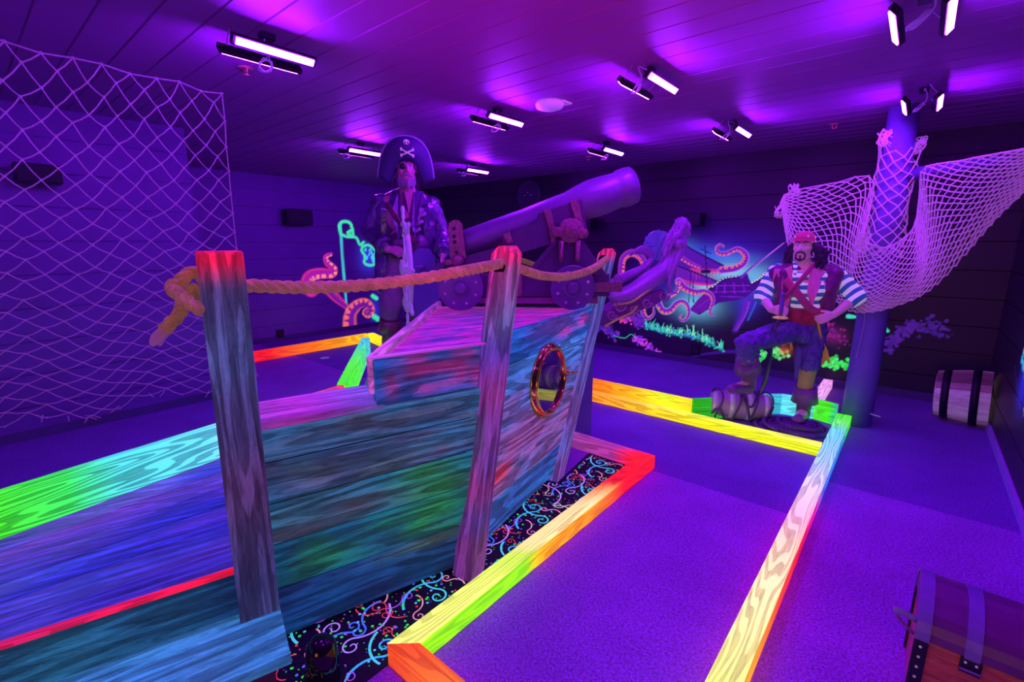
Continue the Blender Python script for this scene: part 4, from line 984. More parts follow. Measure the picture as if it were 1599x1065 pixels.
mb = MB(); net(mb, nl, 24, 34, .0042, .10, 3, .0, sag=.05, knot=2.3)
rnd = random.Random(8)
for k in range(26):
    p = V(nl(rnd.random(), .985)); mb.tube([p, p + V((rnd.uniform(-.02, .05), rnd.uniform(-.08, .08), -.05))], .004, 4, False)
ob = mb.build('cargo_net', net_mat('violet_net_cord', (.50, .13, .60), .11), fix=False)
tag(ob, 'wide diamond mesh cargo net hanging from the ceiling over the left wall', 'net')
# draped net on the mast
top = [AT(1219, 316, 4.62), AT(1232, 300, 4.62), AT(1300, 286, 4.35), AT(1362, 275, 4.12), AT(1358, 330, 4.06), AT(1350, 372, 3.94), AT(1376, 386, 3.84), AT(1402, 378, 3.86), AT(1428, 352, 3.88), AT(1436, 300, 3.88), AT(1442, 262, 3.74), AT(1490, 252, 3.56), AT(1545, 242, 3.38), AT(1604, 231, 3.2)]
bot = [AT(1222, 330, 4.6), AT(1226, 360, 4.6), AT(1234, 398, 4.58), AT(1256, 430, 4.52), AT(1284, 456, 4.46), AT(1310, 476, 4.32), AT(1332, 487, 4.06), AT(1366, 487, 3.88), AT(1412, 474, 3.8), AT(1450, 455, 3.72), AT(1490, 418, 3.64), AT(1528, 374, 3.52), AT(1564, 334, 3.42), AT(1604, 296, 3.3)]
TC = catmull(top, 10); BC = catmull(bot, 10)
def crv(C, u): 
    x = u * (len(C) - 1); i = min(int(x), len(C) - 2); return C[i].lerp(C[i + 1], x - i)
def drape(u, v):
    p = crv(TC, u).lerp(crv(BC, u), v); b_ = math.sin(v * math.pi) * math.sin(min(1, u * 1.0) * math.pi)
    return p - ff * (.08 * b_ * (1 if u > .45 else .2)) + V((0, 0, -.05 * b_))
dn = thing('draped_net', 'pink-violet fishing net slung from the yard and gathered around the mast', 'net', (MX, MY - .15, 1.2))
M_NET2 = net_mat('magenta_net_cord', (.85, .34, .75), .09)
mb = MB(); net(mb, drape, 72, 30, .0052, .22, 11, .0, sag=.04, knot=1.6); mb.build('hanging_mesh', M_NET2, dn, fix=False)
def sleeve(u, v):
    a = u * 2 * math.pi; r = MR + .018 + .012 * math.sin(a * 3 + v * 9); z = 2.36 - v * .86
    return V((MX + r * math.cos(a), MY + r * math.sin(a), z + .05 * math.sin(a * 2 + 1) * (1 - v)))
mb = MB(); net(mb, sleeve, 16, 17, .0052, .2, 12, 0, close=True, knot=1.6); mb.build('wrapped_mesh', M_NET2, dn, fix=False)
rnd = random.Random(2)
for cx, cy, hh in ((1381, 216, 3.98), (1434, 226, 3.98), (1240, 298, 4.6), (1218, 330, 4.5), (1348, 376, 3.84)):
    mb = MB()
    for k in range(7):
        c = AT(cx, cy, hh); pts = [c + V((rnd.uniform(-.05, .05), rnd.uniform(-.03, .03), rnd.uniform(-.07, .07))) for _ in range(6)]
        mb.tube(catmull(pts, 5), .0048, 4, False)
    mb.build('loose_tuft', M_NET2, dn, fix=False)

# ================================================================ keg, coil
M_KEG = plain('violet_grey_keg_wood', (.50, .34, .50), .4, 0, 0, .4, 18, .3)
kc = G(1148, 658, 0) + V((0, .10, .135)); kd = (V(RT.tolist()) * .96 - V(FH.tolist()) * .28); kd.z = 0; kd.normalize()
keg = thing('netted_keg', 'small wooden keg lashed in dark rope under the raised boot of the pirate', 'keg', (kc.x, kc.y, 0))
MB().lathe([(-.25, 0), (-.25, .092), (-.24, .10), (-.12, .127), (0, .134), (.12, .127), (.24, .10), (.25, .092), (.25, 0)], kc, kd, 28).build('staves', M_KEG, keg, smooth=True).modifiers.new('es', 'EDGE_SPLIT').split_angle = R(50)
for q, r in ((-.22, .109), (-.08, .1335), (.07, .1345), (.21, .111)):
    MB().lathe([(-.022, r - .004), (-.022, r), (.022, r), (.022, r - .004)], kc + kd * q, kd, 28).build('pale_hoop', plain('pale_hoop_metal', (.75, .65, .75), .3, .3, .06), keg, smooth=True)
M_DROPE = rope_mat('dark_violet_rope', (.10, .06, .16), (.24, .15, .34), 0)
kn_ = kd.cross(V((0, 0, 1)))
def ks(t, a, r=.147): q = (t - .5) * .5; rr = r - .12 * (abs(q) * 2) ** 2 * .55; return kc + kd * q + (kn_ * math.cos(a) + V((0, 0, 1)) * math.sin(a)) * rr
mb = MB()
for k in range(2): rope(mb, catmull([ks(t, 1.2 + k * 2.0 + 3.0 * math.sin(t * 6 + k)) for t in np.linspace(0, 1, 16)], 4), .011, .05, seg=5)
for t in (.12, .42, .7, .95): rope(mb, catmull([ks(t + .05 * math.sin(a * 2), a) for a in np.linspace(0, 6.28, 20)], 3), .009, .04, seg=5)
mb.build('lashing', M_DROPE, keg, smooth=True)
coil = MB(); cc_ = V((-.60, 4.50, .0)); rnd = random.Random(4)
for lay, (r0, r1, z) in enumerate([(.07, .31, .022), (.06, .25, .054), (.05, .17, .085)]):
    t_ = np.linspace(0, 1, 160); turns = (r1 - r0) / .042
    pts = [cc_ + V((-.0 + (r0 + (r1 - r0) * t) * math.cos(t * turns * 6.283 + lay) * (.95 if math.cos(t * turns * 6.283 + lay) > 0 else 1.1), (r0 + (r1 - r0) * t) * .82 * math.sin(t * turns * 6.283 + lay), z + .004 * math.sin(t * 60))) for t in t_]
    rope(coil, pts, .022, .085, seg=6, step=.016)
tag(coil.build('rope_coil', M_DROPE, None, origin=cc_, smooth=True), 'flat coil of dark violet rope under the standing boot of the pirate', 'rope coil')

# ================================================================ barrel, chest, bollard
bl_o = V((.285, 5.78, .235)); bd = V((1, -.10, .06)).normalized()
wb_ = thing('wooden_barrel', 'wooden barrel with dark hoops lying on its side against the right wall', 'barrel', (.4, 5.8, 0))
def stave_mat():
    m, nt, b = nodes('mixed_stave_wood'); tc = nt.nodes.new('ShaderNodeTexCoord'); sp = nt.nodes.new('ShaderNodeSeparateXYZ'); nt.links.new(tc.outputs['Object'], sp.inputs[0])
    at = N(nt, 'ShaderNodeMath'); at.operation = 'ARCTAN2'; nt.links.new(sp.outputs[1], at.inputs[0]); nt.links.new(sp.outputs[2], at.inputs[1])
    mu = N(nt, 'ShaderNodeMath'); mu.operation = 'MULTIPLY'; mu.inputs[1].default_value = 22 / 6.283; nt.links.new(at.outputs[0], mu.inputs[0])
    fl = N(nt, 'ShaderNodeMath'); fl.operation = 'FLOOR'; nt.links.new(mu.outputs[0], fl.inputs[0])
    wn = N(nt, 'ShaderNodeTexWhiteNoise'); wn.noise_dimensions = '1D'; nt.links.new(fl.outputs[0], wn.inputs['W'])
    mp = nt.nodes.new('ShaderNodeMapping'); mp.inputs['Scale'].default_value = (4, 60, 60); nt.links.new(tc.outputs['Object'], mp.inputs[0])
    f = noise(nt, mp.outputs[0], 1, 4, .7)
    c = ramp(nt, wn.outputs[0], [(0, (.16, .04, .10)), (.35, (.45, .15, .28)), (.6, (.8, .5, .7)), (1, (.95, .62, .8))]); c = mixc(nt, 1, c, ramp(nt, f, [(.3, .6), (.7, 1.15)]), 'MULTIPLY')
    nt.links.new(c, b.inputs['Base Color']); b.inputs['Roughness'].default_value = .45; nt.links.new(c, b.inputs['Emission Color']); b.inputs['Emission Strength'].default_value = .12
    return m
rotb = frame(bd); mb = MB(); L_ = .36
mb.lathe([(0, 0), (.012, .19), (0, .198), (.0, .205), (.1, .222), (.21, .237), (.31, .242), (L_, .240), (L_, 0)], bl_o, bd, 44)
mb.build('staves', stave_mat(), wb_, origin=bl_o, rot=rotb, smooth=False)
MB().lathe([(-.004, 0), (-.004, .185), (.004, .185)], bl_o, bd, 36).build('barrel_head', plain('pale_barrel_head', (.6, .5, .6), .5, 0, .04, .5, 30, .3), wb_)
for q, r in ((.07, .218), (.262, .2415)): MB().lathe([(-.028, r - .008), (-.028, r + .002), (.028, r + .006), (.028, r - .004)], bl_o + bd * q, bd, 44).build('hoop', M_BLK, wb_, smooth=True)
ch = thing('treasure_chest', 'brown treasure chest with domed purple-lit lid and dark straps in the lower right corner', 'chest', (.40, 2.1, 0))
M_CH = None
def chest_mat():
    m, nt, b = nodes('red_brown_chest_wood'); v = coords(nt, (3, 20, 20)); f = noise(nt, v, 2.5, 5, .7, .6); c = ramp(nt, f, [(.3, (.35, .06, .02)), (.7, (.95, .27, .07))])
    nt.links.new(c, b.inputs['Base Color']); b.inputs['Roughness'].default_value = .35; bump(nt, b, f, .2, .004); b.inputs['Coat Weight'].default_value = .3
    return m
M_CH = chest_mat(); x0, x1, y0, y1, zs_ = .165, .62, 1.94, 2.26, .285
mb = MB(); mb.box(((x0 + x1) / 2, (y0 + y1) / 2, zs_ / 2), (x1 - x0, y1 - y0, zs_ - .004)); mb.build('body', M_CH, ch, bevel=.004)
def lidprof(e=0.0, n=14): return [((y0 + y1) / 2 - math.cos(math.pi * k / n) * ((y1 - y0) / 2 + .006 + e), zs_ + math.sin(math.pi * k / n) * (.135 + e)) for k in range(n + 1)]
def extr(mb, pr, xa, xb): mb.prism([(xa, y, z) for y, z in pr], (1, 0, 0), xb - xa)
mb = MB(); extr(mb, lidprof(), x0 - .004, x1 + .004); lid = mb.build('lid', plain('lid_wood_violet_light', (.17, .035, .16), .35, 0, 0, .4, 9, .2, .3), ch, bevel=.003)  # same wood as the body; violet lamp light put into the lid colour
M_LEA = plain('dark_violet_leather', (.22, .16, .42), .35, 0, 0, .2, 40, .3)
for xa in (x0 - .008, x0 + .115, x1 - .15, x1 - .035):
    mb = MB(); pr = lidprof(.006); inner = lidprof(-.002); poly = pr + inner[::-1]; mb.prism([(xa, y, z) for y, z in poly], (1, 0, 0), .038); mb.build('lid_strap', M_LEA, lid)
for xa in (x0 - .008, x1 - .035):
    mb = MB(); mb.box((xa + .019, y1 + .003, zs_ / 2), (.038, .012, zs_)); mb.build('corner_strap', M_BLK, ch, bevel=.002); mb = MB(); mb.box((xa + .019, y0 - .003, zs_ / 2), (.038, .012, zs_)); s_ = mb.build('corner_strap', M_BLK, ch, bevel=.002)
    for k in range(7): MB().ell((xa + .019, y0 - .010, .02 + k * .04), .0045, None, 8, 6).build('stud', plain('brass_stud', (.9, .8, .7), .3, .5, .1), s_, smooth=True)
for xa in (x0 + .108, x1 - .157):
    mb = MB(); mb.box((xa + .026, y0 - .008, zs_ - .025), (.052, .012, .05)); s_ = mb.build('latch_plate', M_BLK, ch, bevel=.003)
    mb = MB(); mb.tube([(xa + .0, y0 - .018, zs_ - .035), (xa + .052, y0 - .018, zs_ - .035)], .004, 6); mb.build('latch_bar', M_STEEL, s_)
    for dx in (.012, .038): MB().ell((xa + dx, y0 - .016, zs_ - .010), .004, None, 8, 6).build('rivet', plain('brass_stud', (.9, .8, .7)), s_, smooth=True)
mb = MB(); mb.tube(catmull([(x0 - .004, y0 + .07, .30), (x0 - .045, y0 + .08, .305), (x0 - .062, y0 + .10, .285), (x0 - .045, y0 + .13, .24), (x0 - .004, y0 + .14, .20)], 6), .009, 8, squash=(1.5, .6)); mb.build('side_handle', M_LEA, ch, smooth=True)
bo = thing('black_bollard', 'glossy black dome-topped post by the end of the wide blue plank', 'post', (-1.49, .665, 0))
MB().lathe([(0, .06), (.115, .058), (.15, .052), (.172, .038), (.185, .018), (.188, 0)], (-1.49, .665, 0), (0, 0, 1), 32).build('post', plain('glossy_black', (.01, .005, .015), .12, 0, 0, 0, 1, 0), bo, smooth=True)
MB().lathe([(0, .08), (.006, .08), (.008, .06)], (-1.49, .665, 0), (0, 0, 1), 32).build('base_flange', M_BLK, bo)
for px, py, lab in ((507, 559, 'pale golf cup ring on the carpet beside the orange border board'), (1222, 618, 'pale golf cup ring on the carpet behind the pirate')):
    p = G(px, py, .0); MB().lathe([(.001, .0), (.001, .053), (.006, .056), (.006, .062), (.001, .064)], p, (0, 0, 1), 28).build('golf_cup', plain('pale_violet_cup', (.5, .4, .8), .5, 0, .08), None, origin=p)['label'] = lab
    o = bpy.data.objects[-1] if False else None
for o in COL.objects:
    if o.name.startswith('golf_cup'): o['category'] = 'golf cup'; o['group'] = 'golf cups on the carpet'

# ================================================================ wall fittings
def wallbox(lab, c, n, size, round_=False):
    t = thing('wall_speaker', lab, 'speaker', c, 'black speakers on the walls'); n = V(n); m = frame(n.cross(V((0, 0, 1))))
    mb = MB(); mb.box(V(c) + n * .16, (size[0], .18, size[1]), m); mb.build('cabinet', M_BLK, t, bevel=.006)
    mb = MB(); mb.box(V(c) + n * .255, (size[0] * .9, .012, size[1] * .86), m); mb.build('grille', plain('speaker_grille', (.03, .025, .05), .7), t)
    mb = MB(); mb.tube([V(c), V(c) + n * .08], .025, 10); mb.box(V(c) + n * .006, (.09, .012, .12), m); mb.build('bracket', M_BLK, t)
wallbox('black speaker box on the recessed left wall, left of the captain', PX(458, 340, XF), (1, 0, 0), (.42, .24))
wallbox('black speaker box on the wall behind the cargo net', PX(55, 275, XL), (1, 0, 0), (.26, .14))
wallbox('small black speaker on the mural wall just above the mermaid head', PY(1092, 344, YB), (0, -1, 0), (.2, .16))
wallbox('small black speaker on the mural wall beneath the cannon muzzle', PY(927, 348, YB), (0, -1, 0), (.2, .16))
p = PY(826, 305, YB); t = thing('round_wall_vent', 'dark round disc on the wall above the cannon barrel', 'vent', p)
MB().lathe([(0, .25), (.02, .25), (.035, .23), (.03, .2), (.03, 0)], p, (0, -1, 0), 40).build('disc', plain('dark_disc', (.07, .04, .10), .35), t, smooth=True)
for k in range(3): MB().ell(p + V((.06 * (k - 1), -.035, .04 * (k % 2))), .012, None, 8, 6).build('bolt', plain('worn_bolt', (.75, .5, .65)), t, smooth=True)
for (p, n, lab) in ((PX(437, 521, XF), (1, 0, 0), 'black outlet cover low on the recessed left wall'), (PY(1087, 546, YB), (0, -1, 0), 'black outlet cover under the painted green seaweed')):
    m = frame(V(n).cross(V((0, 0, 1)))); mb = MB(); mb.box(p + V(n) * .014, (.12, .022, .14), m); o = mb.build('outlet_cover', M_BLK, None, origin=p, bevel=.004); tag(o, lab, 'outlet', 'black outlet covers')
    mb = MB(); mb.box(p + V(n) * .028, (.06, .008, .07), m); mb.build('socket', plain('speaker_grille', (.03, .025, .05)), o)

# ================================================================ patterned carpet by the hull
poly = [pa(-.9, 0, .165), pa(.02, 0, .165)] and [V((-1.36, 2.99, 0)), V((-1.36, -.3, 0)), pa(-1.0, 0, .18), pa(-.04, 0, .18), pa(-.04, 0, -.12), pa(.80, 0, -.12), pb(.10, 0, -.12), pb(1.02, 0, -.12), pb(1.04, 0, .05), pb(1.17, 0, .05), V((-1.76, 2.99, 0))]
mb = MB(); mb.add([(p.x, p.y, .003) for p in poly] + [(p.x, p.y, 0.0005) for p in poly], [tuple(range(len(poly)))] + [(i, (i + 1) % len(poly), len(poly) + (i + 1) % len(poly), len(poly) + i) for i in range(len(poly))])
pcar = mb.build('patterned_carpet', plain('black_carpet', (.018, .006, .03), .9, 0, 0, .4, 80, .4), None, origin=(-1.5, 1.2, 0), fix=False)
tag(pcar, 'black carpet patterned with neon swirls and dots between hull and lime board', 'carpet')
def inside(x, y, m=.012):
    for dx, dy in ((0, 0), (m, 0), (-m, 0), (0, m), (0, -m)):
        ins = False; n = len(poly)
        for i in range(n):
            a, b_ = poly[i], poly[(i + 1) % n]
            if (a.y > y + dy) != (b_.y > y + dy) and x + dx < (b_.x - a.x) * (y + dy - a.y) / (b_.y - a.y) + a.x: ins = not ins
        if not ins: return False
    return True
sw = MB(); rnd = random.Random(21)
def ribbon(pts, w0, w1, col, z=.0045):
    n = len(pts); run = []
    def flush(run):
        if len(run) > 2:
            vs = []; fs = []; 
            for k, (l, r) in enumerate(run): vs += [l, r]
            for k in range(len(run) - 1): fs.append((2 * k, 2 * k + 1, 2 * k + 3, 2 * k + 2))
            sw.add(vs, fs, col)
    for i, (x, y) in enumerate(pts):
        x2, y2 = pts[min(i + 1, n - 1)]; x1, y1 = pts[max(i - 1, 0)]; d = math.hypot(x2 - x1, y2 - y1) or 1; w_ = (w0 + (w1 - w0) * i / n) / 2
        if inside(x, y, .022): run.append(((x - (y2 - y1) / d * w_, y + (x2 - x1) / d * w_, z), (x + (y2 - y1) / d * w_, y - (x2 - x1) / d * w_, z)))
        else: flush(run); run = []
    flush(run)
def swirl(x, y, r, a0, sgn, col, w_, tail, zoff):
    pts = []
    for t in np.linspace(0, 1, 30): rr = r * (.12 + .88 * t); a = a0 + sgn * t * 7.5; pts.append((x + rr * math.cos(a), y + rr * math.sin(a)))
    ex, ey = pts[-1]; a = a0 + sgn * 7.5; hd = a + sgn * math.pi / 2; R2 = r * tail
    cx, cy = ex - R2 * math.cos(a) * -1, ey - R2 * math.sin(a) * -1
    for t in np.linspace(0.05, 1, 22): aa = a + math.pi - sgn * t * 2.0; pts.append((cx + R2 * math.cos(aa), cy + R2 * math.sin(aa)))
    ribbon(pts, w_ * .55, w_, col, .0042 + zoff)
cols = [q_(60, 190, 230), q_(80, 220, 220), q_(70, 120, 240), q_(190, 150, 250), q_(240, 160, 170), q_(240, 60, 80), q_(170, 80, 230), q_(220, 220, 180)]
motif = [(.0, .0, .040, 0.4, 1, 0, .012, 1.9), (.14, .10, .030, 2.0, -1, 5, .006, 1.4), (.10, -.09, .034, 3.6, 1, 3, .009, 2.4), (-.10, .12, .028, 5.0, -1, 7, .007, 1.8), (-.12, -.08, .036, 1.0, -1, 1, .011, 2.0), (.02, .19, .024, 4.2, 1, 4, .007, 1.6), (.19, -.03, .026, .3, 1, 2, .010, 2.2), (-.02, -.17, .022, 2.9, -1, 6, .006, 1.5), (.06, .05, .018, 1.9, 1, 5, .005, 1.2), (-.06, .03, .020, 4.9, -1, 4, .008, 1.5)]
zz = 0
for iy in range(-1, 8):
    for ix in range(3):
        ox = -1.44 - ix * .34 + (.17 if iy % 2 else 0); oy = .1 + iy * .40; f = 1 if (ix + iy) % 2 else -1
        for (x, y, r, a0, sg, ci, w_, tl) in motif: swirl(ox + x * f, oy + y, r * 1.25, a0, sg * f, cols[ci], w_ * 1.05, tl * 1.25, zz * 2e-6); zz += 1
for k in range(2000):
    x, y = rnd.uniform(-2.0, -1.36), rnd.uniform(-.3, 2.99)
    if not inside(x, y, .028): continue
    r = rnd.choice((.0025, .003, .004, .0055, .0065)); col = rnd.choice([q_(60, 230, 90)] * 4 + [q_(80, 110, 240), q_(230, 50, 70), q_(90, 200, 220), q_(150, 80, 220)])
    sw.add([(x + r * math.cos(a), y + r * math.sin(a), .0055) for a in np.linspace(0, 6.283, 9)[:-1]], [tuple(range(8))], col)
def swmat():
    m, nt, b = nodes('neon_carpet_yarn'); at = nt.nodes.new('ShaderNodeAttribute'); at.attribute_name = 'Col'; f = noise(nt, coords(nt), 350, 2, .8)
    c = mixc(nt, 1, at.outputs['Color'], ramp(nt, f, [(.35, .45), (.6, 1.2)]), 'MULTIPLY'); nt.links.new(c, b.inputs['Base Color']); nt.links.new(c, b.inputs['Emission Color']); b.inputs['Emission Strength'].default_value = .75; b.inputs['Roughness'].default_value = .9
    return m
sw.build('neon_swirls', swmat(), pcar, fix=False)
# ================================================================ the pirate with the bandana
M_SKIN = plain('tan_painted_skin', (.88, .40, .52), .42, 0, .07, .12, 18, .12)  # faint self-glow stands in for strong light falling on the figure
M_HAIR = plain('dark_wavy_hair', (.05, .025, .07), .35, 0, 0, .4, 60, .5)
M_EYE = plain('eye_white', (.8, .75, .8), .2, 0, .05, 0); M_PUP = plain('dark_pupil', (.01, .005, .01), .1, 0, 0, 0)
def hand(mb, wrist, palm_dir, palm_n, side, L=.18, curl=1.0, thumb_out=.6, r=.0095):
    """palm and five separate curled fingers; side=+1 puts the thumb on the +across side"""
    d = V(palm_dir).normalized(); n = V(palm_n).normalized(); n = (n - d * n.dot(d)).normalized(); a = d.cross(n) * side
    pl = L * .52; c = V(wrist)
    for q in (-.030, -.010, .010, .030): mb.cap(c + a * q * .6 + d * .01, c + d * pl + a * q, .013, .0115, 8)
    for k, (q, ln) in enumerate(((.033, .40), (.012, .46), (-.010, .43), (-.031, .34))):
        p = c + d * pl + a * q; dd = d.copy(); seg = L * ln / 3; ang = .25 * curl
        for j in range(3):
            ang_ = curl * (.5, .95, .8)[j]; dd = (Matrix.Rotation(ang_, 3, d.cross(n)) @ dd)
            if j == 0 and dd.dot(n) < 0: pass
            p2_ = p + dd * seg * (1.15, 1, .8)[j]; mb.cap(p, p2_, r * (1.05 - .1 * j), r * (.98 - .12 * j), 8); p = p2_
    p = c + d * pl * .25 + a * .024; dd = (d * .7 + a * thumb_out + n * .35).normalized()
    for j in range(3):
        p2_ = p + dd * L * (.2, .16, .12)[j]; mb.cap(p, p2_, r * (1.35 - .2 * j), r * (1.2 - .2 * j), 8); p = p2_; dd = (dd + d * .25 + n * .35 * curl - a * .15).normalized()
def head(mb, c, s, fwd, up=V((0, 0, 1))):
    """head with brow, nose, cheeks, jaw, lips, ears; s = face height; c = head centre"""
    f = V(fwd).normalized(); r_ = f.cross(up).normalized(); up = r_.cross(f)
    m = Matrix((r_, f, up)).transposed(); P = lambda x, y, z: V(c) + m @ V((x * s, y * s, z * s))
    mb.ell(P(0, -.06, .12), (.33 * s, .40 * s, .42 * s), m); mb.ell(P(0, .06, -.12), (.27 * s, .30 * s, .40 * s), m)
    mb.ell(P(0, .20, -.42), (.15 * s, .13 * s, .10 * s), m)                                  # chin
    for k in (-1, 1):
        mb.ell(P(k * .17, .22, -.06), (.10 * s, .10 * s, .10 * s), m)                       # cheek
        mb.cap(P(k * .05, .34, .17), P(k * .20, .28, .16), .045 * s, .035 * s, 8)            # brow
        mb.ell(P(k * .33, -.02, .02), (.035 * s, .07 * s, .11 * s), m)                      # ear
        mb.cap(P(k * .2, .0, -.32), P(k * .08, .18, -.42), .10 * s, .09 * s, 8)              # jaw
        mb.ell(P(k * .055, .36, -.10), (.035 * s, .04 * s, .03 * s), m)                     # nostril
    mb.cap(P(0, .32, .13), P(0, .41, -.06), .035 * s, .055 * s, 8)                           # nose
    mb.cap(P(-.08, .32, -.22), P(.08, .32, -.22), .03 * s, .03 * s, 8); mb.cap(P(-.07, .315, -.27), P(.07, .315, -.27), .032 * s, .032 * s, 8)
    return P, m
HP = 4.02
pir = thing('pirate_figure', 'pirate figure in polka-dot bandana and striped shirt, one boot raised on a keg', 'person', (-.68, 4.66, 0))
def a(x, y, dh=0.0): return AT(x, y, HP + dh)
pm = 1 / 183.
camdir = (V((0, 0, 1.5)) - a(1254, 385)); camdir.z = 0; fwd = (camdir.normalized() - V(RT.tolist()) * .22).normalized()
b = MB(); HS = .232; hc = a(1254, 386, .03)
PF, mF = head(b, hc, HS, fwd)
nk0, nk1 = hc - V((0, 0, .10)) - fwd * .02, a(1256, 420, .05)
b.cap(nk0, nk1, .058, .065)
shL, shR = a(1213, 426, .06), a(1301, 427, .06)
chest, waist, pelv = a(1256, 448, .05), a(1253, 486, .05), a(1254, 508, .06)
b.cap(a(1230, 432, .06), a(1284, 432, .06), .085, .085).cap(a(1240, 450, .04), a(1270, 450, .04), .115, .115).cap(a(1244, 480, .05), a(1264, 480, .05), .10, .10).cap(a(1243, 508, .06), a(1266, 508, .06), .105, .105)
elL, wrL = a(1190, 462, .02), a(1204, 483, -.16); elR, wrR = a(1339, 463, -.10), a(1303, 491, -.15)
b.cap(shL, elL, .058, .045).cap(elL, wrL, .045, .030); b.cap(shR, elR, .058, .045).cap(elR, wrR, .046, .030)
hipL, knL, anL, toL = a(1240, 514, .05), a(1164, 536, -.30), a(1170, 598, -.05), a(1143, 608, -.22)
hipR, knR, anR, toR = a(1270, 514, .05), a(1262, 574, -.02), a(1254, 644, .0), a(1246, 655, -.20)
b.cap(hipL, knL, .095, .062).cap(knL, anL, .058, .042).cap(anL, toL, .042, .034); b.cap(hipR, knR, .095, .062).cap(knR, anR, .060, .044).cap(anR, toR, .045, .036)
hand(b, wrL, V(RT.tolist()) * .55 - ff * .35 + V((0, 0, -.10)), V((0, 0, -1)) * .2 + ff * .9, 1, .18, 1.25)
hand(b, wrR, -V(RT.tolist()) * .9 + V((0, 0, -.35)), ff * .9 + V((0, 0, -.2)), -1, .18, .8)
body = b.build('body', M_SKIN, pir, mods=remesh(.0065, 2))
# face details
for k in (-1, 1):
    e = MB().ell(PF(k * .13, .275, .075), (.050 * HS, .045 * HS, .032 * HS), mF).build('eye', M_EYE, pir, smooth=True)
    MB().ell(PF(k * .13, .315, .075), .020 * HS, None, 8, 6).build('pupil', M_PUP, e, smooth=True)
    MB().cap(PF(k * .05, .375, .155), PF(k * .13, .36, .20), .020 * HS, .024 * HS, 8).cap(PF(k * .13, .36, .20), PF(k * .23, .29, .175), .024 * HS, .012 * HS, 8).build('eyebrow', M_HAIR, pir, smooth=True)
mb = MB()
for k in (-1, 1):
    mb.cap(PF(0, .385, -.165), PF(k * .10, .355, -.185), .030 * HS, .030 * HS, 8).cap(PF(k * .10, .355, -.185), PF(k * .155, .31, -.27), .030 * HS, .024 * HS, 8).cap(PF(k * .155, .31, -.27), PF(k * .135, .30, -.40), .024 * HS, .030 * HS, 8).cap(PF(k * .135, .30, -.40), PF(0, .33, -.47), .034 * HS, .040 * HS, 8)
mb.cap(PF(0, .345, -.31), PF(0, .34, -.40), .026 * HS, .026 * HS, 8); mb.build('goatee', M_HAIR, pir, mods=remesh(.003, 1))
# hair: waves falling both sides
mb = MB(); rnd = random.Random(6)
for k in range(90):
    sd = -1 if k % 5 < 3 else 1; p = [PF(sd * .30, .12 - .42 * rnd.random(), .14)]
    ln = rnd.uniform(.55, 1.05); ww = rnd.uniform(.15, 1.0) * (.44 if sd < 0 else .24)
    for j in range(1, 7):
        q = j / 6; p.append(PF(sd * (.34 + ww * math.sin(q * 2.3) + .04 * math.sin(q * 11 + k)), .10 - .35 * rnd.random() - .05 * q, .14 - .92 * q * ln))
    mb.tube(catmull(p, 3), [HS * v for v in np.linspace(.060, .030, 19)], 6)
mb.ell(PF(0, -.16, .02), (.34 * HS, .32 * HS, .40 * HS), mF)
mb.build('hair', M_HAIR, pir, mods=remesh(.007, 0))
# bandana
def dots_mat():
    m, nt, b_ = nodes('polka_dot_cloth'); v = coords(nt, (20, 20, 20)); vo = N(nt, 'ShaderNodeTexVoronoi'); vo.inputs['Randomness'].default_value = .25; vo.inputs['Scale'].default_value = 1.0
    nt.links.new(v, vo.inputs['Vector']); c = ramp(nt, vo.outputs['Distance'], [(.30, (.95, .70, .85)), (.34, (.62, .05, .18))])
    nt.links.new(c, b_.inputs['Base Color']); nt.links.new(c, b_.inputs['Emission Color']); b_.inputs['Emission Strength'].default_value = .12; b_.inputs['Roughness'].default_value = .6; return m
mb = MB(); mb.ell(PF(0, -.05, .31), (.375 * HS, .42 * HS, .27 * HS), mF).ell(PF(0, -.12, .28), (.36 * HS, .36 * HS, .22 * HS), mF)
ob = mb.build('bandana', dots_mat(), pir, mods=remesh(.006, 2)); 
MB().tube([PF(.355 * math.cos(t), -.04 + .40 * math.sin(t), .225 - .02 * abs(math.cos(t))) for t in np.linspace(0, 2 * math.pi, 30, endpoint=False)], .045 * HS, 7, closed=True, squash=(1.6, .6)).build('bandana_band', _mats.get('x') or ob.data.materials[0], pir, smooth=True)
# striped shirt
def stripes(name, axis, freq, ph=0.0):
    m, nt, b_ = nodes(name); tc = nt.nodes.new('ShaderNodeTexCoord'); sp = nt.nodes.new('ShaderNodeSeparateXYZ'); nt.links.new(tc.outputs['Object'], sp.inputs[0])
    nz = noise(nt, tc.outputs['Object'], 5, 2); ad = N(nt, 'ShaderNodeMath'); ad.operation = 'MULTIPLY_ADD'; ad.inputs[1].default_value = .03; nt.links.new(nz, ad.inputs[0]); nt.links.new(sp.outputs[axis], ad.inputs[2])
    mu = N(nt, 'ShaderNodeMath'); mu.operation = 'MULTIPLY_ADD'; mu.inputs[1].default_value = freq; mu.inputs[2].default_value = ph; nt.links.new(ad.outputs[0], mu.inputs[0])
    fr = N(nt, 'ShaderNodeMath'); fr.operation = 'FRACT'; nt.links.new(mu.outputs[0], fr.inputs[0])
    c = ramp(nt, fr.outputs[0], [(.0, (.85, .78, .85)), (.48, (.85, .78, .85)), (.52, (.03, .10, .36)), (.97, (.03, .10, .36))])
    nt.links.new(c, b_.inputs['Base Color']); nt.links.new(c, b_.inputs['Emission Color']); b_.inputs['Emission Strength'].default_value = .28; b_.inputs['Roughness'].default_value = .5; return m
mb = MB(); mb.cap(a(1234, 436, .05), a(1280, 436, .05), .092, .092).cap(a(1241, 452, .03), a(1269, 452, .03), .112, .112).cap(a(1246, 478, .04), a(1262, 478, .04), .098, .098)
